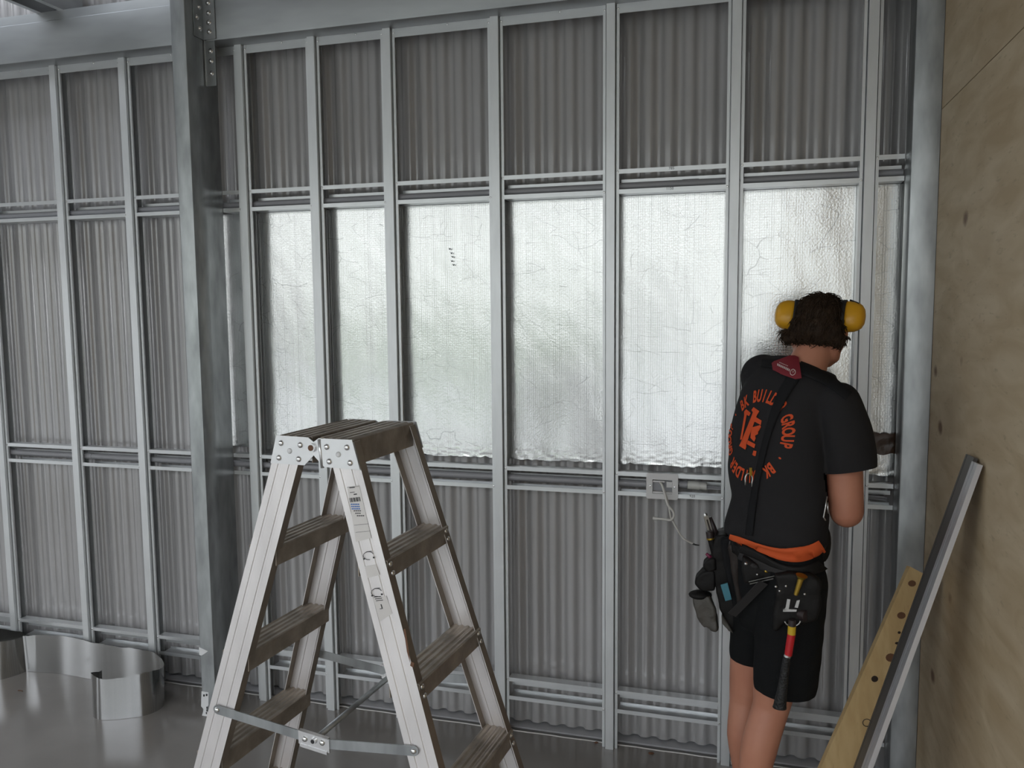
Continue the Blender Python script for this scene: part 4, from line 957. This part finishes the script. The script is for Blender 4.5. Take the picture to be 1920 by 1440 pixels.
# ------------------------------------------------------------------ tool belt with braces and pouches
WC = on_y(1455, 1045, -0.56)
tb = thing('tool_belt', 'black tool belt with braces, pouches and orange padding worn around the waist', 'tool belt', (WC.x, WC.y, WC.z))
ribbon([(1361, 1000, 3.0), (1390, 1011, 4.5), (1430, 1027, 7), (1465, 1037, 11), (1495, 1039, 13.5), (1520, 1032, 13), (1536, 1022, 11)], 'band_orange', 'orange_padding', tb, None, 0.011)
ribbon([(1366, 1012, 9), (1392, 1029, 11), (1425, 1046, 12), (1460, 1064, 11), (1495, 1072, 11), (1530, 1062, 12), (1545, 1045, 12)], 'leather_dark', 'belt_strap', tb, None, 0.013, thick=0.006)
ribbon([(1392, 1040, 6), (1430, 1056, 6), (1466, 1072, 6), (1486, 1078, 6)], 'nylon_grey', 'belt_webbing', tb, None, 0.017, thick=0.004)
# braces: yoke patch and straps over the shirt
yk = ribbon([(1490, 708, 11), (1474, 732, 11), (1459, 763, 9), (1447, 795, 7), (1437, 830, 6), (1428, 868, 6), (1420, 905, 6), (1412, 955, 7), (1406, 1004, 7)], 'strap_black', 'brace_strap', tb, SB, 0.006)
ribbon([(1497, 690, 11), (1530, 704, 11), (1562, 722, 10), (1590, 744, 9)], 'strap_black', 'brace_strap', tb, SB, 0.006)
ribbon([(1472, 688, 8), (1450, 684, 8), (1430, 682, 8)], 'strap_black', 'brace_strap', tb, SB, 0.006)
pat = cloth_poly([(1449.5, 685.5), (1453.7, 682), (1480, 672.5), (1490, 672.5), (1496, 675), (1498, 685), (1504, 712), (1492.5, 714), (1470, 706), (1452, 697.5)], SB, 0.0105, 'patch_red', 'yoke_patch', tb, 4)
P = [cast(1488 + 4.6 * math.cos(2 * math.pi * i / 16), 702.5 + 4.6 * math.sin(2 * math.pi * i / 16), SB, 0.0115) for i in range(17)]
MB().tube(P, 0.0011, 6).build('patch_emblem', 'patch_print', pat, smooth=True)
MB().tube([cast(1486.5, 700, SB, .0115), cast(1488, 704, SB, .0115), cast(1490.5, 699.5, SB, .0115)], 0.0009, 6).build('patch_emblem', 'patch_print', pat)
for i in range(8):      # white lettering marks beside the emblem
    u, v = 1481.5 - i * 2.9, 699.2 - i * 1.42
    cloth_poly([(u - 1.1, v - 2.6), (u + 1.1, v - 1.6), (u + 0.6, v + 2.2), (u - 1.6, v + 1.2)], SB, 0.0117, 'patch_print', 'patch_lettering', pat, 1)
for i in range(6): 
    u, v = 1477.5 - i * 2.6, 691.4 - i * 1.2
    cloth_poly([(u - 1.0, v - 1.0), (u + 1.0, v - 0.2), (u + 0.8, v + 0.9), (u - 1.2, v + 0.1)], SB, 0.0117, 'patch_print', 'patch_lettering', pat, 1)
def hook(u, v, sc, name='snap_hook'):
    c = cast(u, v, None, 0.012); m = MB()
    if c is None: c = on_y(u, v, -0.62)
    P = [c + _r * (0.011 * sc * math.cos(a)) + _u * (0.017 * sc * math.sin(a)) for a in [math.radians(200 - 230 * i / 14) for i in range(15)]]
    m.tube([P[0] - _u * 0.012 * sc] + P + [P[-1] - _u * 0.014 * sc], 0.0022, 8); m.build(name, 'tool_steel', tb, smooth=True)
hook(1409, 898, 1.0)
p = cast(1412, 884, SB, 0.011); MB().obox(p, _r * 0.0035, _u * 0.012, _f * 0.002).build('leather_tab', 'brass', tb)
# ring clip at the right hip
p = on_y(1548, 950, -0.66); m = MB(); m.tube([p + _u * 0.03 + _r * 0.004, p, p - _u * 0.03 - _r * 0.006, p - _u * 0.04], 0.0022, 8); m.tube([p + _r * 0.006 + _u * 0.012, p + _r * 0.007 - _u * 0.02], 0.0022, 8)
m.build('snap_hook', 'tool_steel', tb, smooth=True)
p = on_y(1545, 1020, -0.60); m = MB(); m.ellipsoid(p, RT * 0.014, FD * 0.03, UP * 0.055, 16, 10); m.build('belt_pad', 'leather_dark', tb, smooth=True)
# soft leather shapes cut from outlines, with real thickness
def soft(poly, y, depth, mt, name, parent, voxel=0.006, sm=6, wob=0.003):
    m = MB(); m.prism([on_y(u, v, y) for u, v in poly], (0.02 * depth, depth, 0)); q = remesh(m, voxel, sm)
    displace(q, lambda p: wob * noise.noise(p * 28)); return q.build(name, mt, parent, smooth=True)
YP = -0.50
pm = soft([(1343, 1004), (1362, 1002), (1374, 1030), (1380, 1065), (1388, 1120), (1394, 1178), (1384, 1188), (1364, 1176), (1350, 1146), (1340, 1100), (1334, 1055), (1336, 1024)], YP, 0.10, 'leather_dark', 'pouch', tb)
soft([(1350, 1012), (1372, 1008), (1384, 1048), (1390, 1110), (1392, 1160), (1380, 1164), (1368, 1110), (1356, 1056)], YP - 0.03, 0.035, 'strap_black', 'pouch_pocket', pm)
soft([(1330, 1048), (1342, 1046), (1344, 1072), (1326, 1074), (1316, 1066), (1318, 1058)], YP - 0.01, 0.06, 'leather_dark', 'pouch_loop', tb)
soft([(1318, 1072), (1340, 1070), (1342, 1110), (1312, 1108), (1301, 1096), (1303, 1086)], YP - 0.005, 0.07, 'leather_dark', 'pouch_loop', tb)
soft([(1364, 1018), (1386, 1026), (1390, 1050), (1386, 1092), (1394, 1130), (1384, 1140), (1374, 1092), (1368, 1052)], -0.585, 0.05, 'leather_brown', 'pouch_flap', tb)
soft([(1392, 1044), (1462, 1074), (1456, 1096), (1430, 1092), (1396, 1098), (1390, 1070)], -0.665, 0.05, 'leather_dark', 'tool_pocket', tb)
for (u, v, r, mt) in ((1399, 1057, 3.2, 'tool_steel'), (1412, 1061, 5, 'nylon_grey'), (1417, 1063, 4, 'nylon_grey'), (1437, 1071, 3.4, 'brass'), (1420, 1077, 2.4, 'tool_steel')):
    p = on_y(u, v, -0.672); m = MB(); m.ellipsoid(p, _r * r * 0.0018, _u * r * 0.0016, _f * 0.004, 12, 8); m.build('pocket_stud', mt, tb, smooth=True)
for (a, b_) in (((1406, 1095), (1450, 1085)), ((1404, 1091), (1452, 1080))):
    MB().tube([on_y(*a, -0.675), on_y(*b_, -0.68)], 0.0016, 6).build('metal_wire', 'tool_steel', tb)
# nylon strap across the pocket
P = [on_y(1432, 1092, -0.685), on_y(1372, 1153, -0.60)]; dd = (P[1] - P[0]).normalized(); sd = dd.cross(_f).normalized()
m = MB(); m.obox((P[0] + P[1]) / 2, dd * (P[1] - P[0]).length / 2, sd * 0.013, _f * 0.0025); m.build('nylon_strap', 'nylon_grey', tb)
m = MB(); m.prism([on_y(1351, 1097, -0.545), on_y(1364, 1093, -0.545), on_y(1372, 1124, -0.545), on_y(1360, 1127, -0.545)], (0, 0.004, 0)); m.build('teal_tag', 'tag_teal', tb)
# holster on the right hip
hs = soft([(1452, 1080), (1480, 1074), (1520, 1078), (1540, 1092), (1541, 1130), (1534, 1165), (1500, 1176), (1470, 1170), (1458, 1186), (1446, 1186), (1452, 1140), (1456, 1100)], -0.725, 0.04, 'leather_dark', 'holster', tb)
for (u, v) in ((1474, 1099), (1455, 1100), (1462, 1108), (1509, 1114)):
    MB().ellipsoid(on_y(u, v, -0.728), _r * 0.0042, _u * 0.0042, _f * 0.003, 10, 6).build('holster_stud', 'tool_steel', hs, smooth=True)
for (q) in ([(1476, 1123), (1482, 1124), (1479, 1142), (1471, 1146), (1468, 1144), (1473, 1140)], [(1494, 1126), (1500, 1125), (1496, 1140), (1490, 1139)], [(1469, 1142), (1494, 1143), (1493, 1147), (1468, 1147)]):
    MB().prism([on_y(u, v, -0.729) for u, v in q], (0, 0.004, 0)).build('holster_bracket', 'tool_steel', hs)
m = MB(); P = [on_y(1486 + 15 * math.cos(math.radians(a)), 1162 + 12 * math.sin(math.radians(a)), -0.735) for a in range(10, 175, 12)]; m.tube(P, 0.0022, 8); m.build('hammer_loop', 'tool_steel', tb, smooth=True)
m = MB(); m.ellipsoid(on_y(1553 - 14, 1096, -0.60), _r * 0.004, _u * 0.022, _f * 0.02, 12, 8); m.build('side_tag', 'tag_teal', tb, smooth=True)

# ---- tools carried in the belt
gl = thing('work_glove', 'grey work glove hanging from the tool belt pouch', 'glove', on_y(1320, 1185, -0.48))
soft([(1297, 1122), (1330, 1119), (1340, 1140), (1345, 1166), (1345, 1183), (1336, 1186), (1324, 1178), (1318, 1180), (1312, 1172), (1304, 1148)], -0.51, 0.05, 'glove_grey', 'glove_body', gl, 0.005, 5, 0.006)
m = MB(); m.ellipsoid(on_y(1313, 1115, -0.485), Vector((0.037, 0.004, 0)), Vector((0, 0.03, 0)), Vector((0, 0, 0.014)), 20, 10); m.build('glove_cuff', 'leather_dark', gl, smooth=True)
soft([(1352, 1150), (1364, 1168), (1378, 1190), (1366, 1186), (1352, 1168)], -0.515, 0.03, 'glove_grey', 'glove_thumb', gl, 0.005, 4, 0.003)
kn = thing('utility_knife', 'silver utility knife sticking out of the belt pouch', 'knife', on_y(1336, 1020, -0.46))
a, b_ = on_y(1323, 967, -0.46), on_y(1333, 1001, -0.46); dd = (b_ - a).normalized(); sd = dd.cross(_f).normalized()
m = MB(); m.obox((a + b_) / 2, dd * (b_ - a).length / 2, sd * 0.0075, _f * 0.005); m.ellipsoid(a, sd * 0.0075, _f * 0.005, dd * 0.010, 12, 8); m.build('knife_body', 'tool_steel', kn, smooth=False)
m = MB(); m.obox((a + b_) / 2 - _f * 0.0052, dd * (b_ - a).length * 0.3, sd * 0.0022, _f * 0.0006); m.build('knife_slot', 'tool_dark', kn)
pn = thing('chisel_handle', 'dark chisel handle with a brass ferrule beside the silver knife', 'chisel', on_y(1345, 1030, -0.44))
m = MB(); m.tube([on_y(1331, 970, -0.45), on_y(1338, 990, -0.45), on_y(1347, 1012, -0.45)], [0.0065, 0.009, 0.010], 12); m.build('chisel_shaft', 'tool_dark', pn, smooth=True)
m = MB(); m.tube([on_y(1330, 996, -0.475), on_y(1332, 1009, -0.475)], [0.012, 0.012], 16); m.build('handle_knob', 'tool_dark', pn, auto=40)
m = MB(); m.tube([on_y(1332, 1008, -0.475), on_y(1332.5, 1011, -0.475)], [0.0128, 0.0128], 16); m.build('brass_ferrule', 'brass', pn, auto=40)
m = MB(); m.tube([on_y(1333, 1011, -0.475), on_y(1345, 1050, -0.465)], [0.011, 0.014], 14); m.build('chisel_sheath', 'leather_dark', pn, auto=40)
tag(MB().tube([on_y(1324, 1038, -0.49), on_y(1330, 1043, -0.49), on_y(1337, 1050, -0.48)], [0.0045, 0.006, 0.007], 10).build('marker_pen', 'tool_pink', smooth=True), 'dark pink marker pen end poking from the belt pouch', 'pen')
pu = thing('nail_punch', 'brass nail punch tucked in the hip holster', 'punch', on_y(1492, 1116, -0.735))
MB().tube([on_y(1502, 1084, -0.740), on_y(1492, 1115, -0.735)], [0.0085, 0.0062], 12).build('punch_shaft', 'brass', pu, auto=40)
MB().tube([on_y(1503.5, 1079, -0.741), on_y(1502, 1084.5, -0.740)], [0.0165, 0.0105], 16).build('punch_head', 'brass', pu, auto=40)
hm = thing('claw_hammer', 'claw hammer with red and yellow shaft and black grip hanging from the hip holster', 'hammer', on_y(1462, 1332, -0.735))
def hseg(p, q, r0, r1, mt, name): return MB().tube([on_y(*p, -0.742), on_y(*q, -0.742)], [r0, r1], 16).build(name, mt, hm, auto=50)
hseg((1485.5, 1162), (1485, 1174), 0.0105, 0.0105, 'tool_dark', 'hammer_neck')
hseg((1485, 1173.5), (1484, 1189), 0.0110, 0.0112, 'hammer_yellow', 'shaft_yellow'); hseg((1484, 1189), (1478, 1228), 0.0112, 0.0108, 'hammer_red', 'shaft_red')
hseg((1478, 1227), (1475.5, 1232), 0.0102, 0.0102, 'tool_steel', 'shaft_ring')
m = MB(); m.tube(smooth_path([on_y(1475.5, 1231, -0.742), on_y(1472, 1255, -0.742), on_y(1468, 1285, -0.742), on_y(1464, 1310, -0.742), on_y(1462, 1326, -0.742)], 5), [lerp(0.0105, 0.0195, (i / 20) ** 1.6) for i in range(21)], 16)
m.ellipsoid(on_y(1461.5, 1326, -0.742), _r * 0.0195, _f * 0.0195, _u * 0.006, 16, 8); m.build('hammer_grip', 'grip_black', hm, smooth=True)
hd = on_y(1486, 1146, -0.700); m = MB(); m.tube([hd + RT * -0.035, hd + RT * 0.03], [0.012, 0.014], 14)
m.tube([hd + RT * 0.03, hd + RT * 0.045], [0.016, 0.016], 14); m.loft([[hd + RT * x + UP * z + FD * y_ for z, y_ in ((t, -w2), (t, w2), (-t, w2), (-t, -w2))] for x, t, w2 in ((-0.03, 0.010, 0.011), (-0.06, 0.006, 0.012), (-0.082, 0.002, 0.013))])
m.build('hammer_head', 'tool_dark', hm, auto=40)
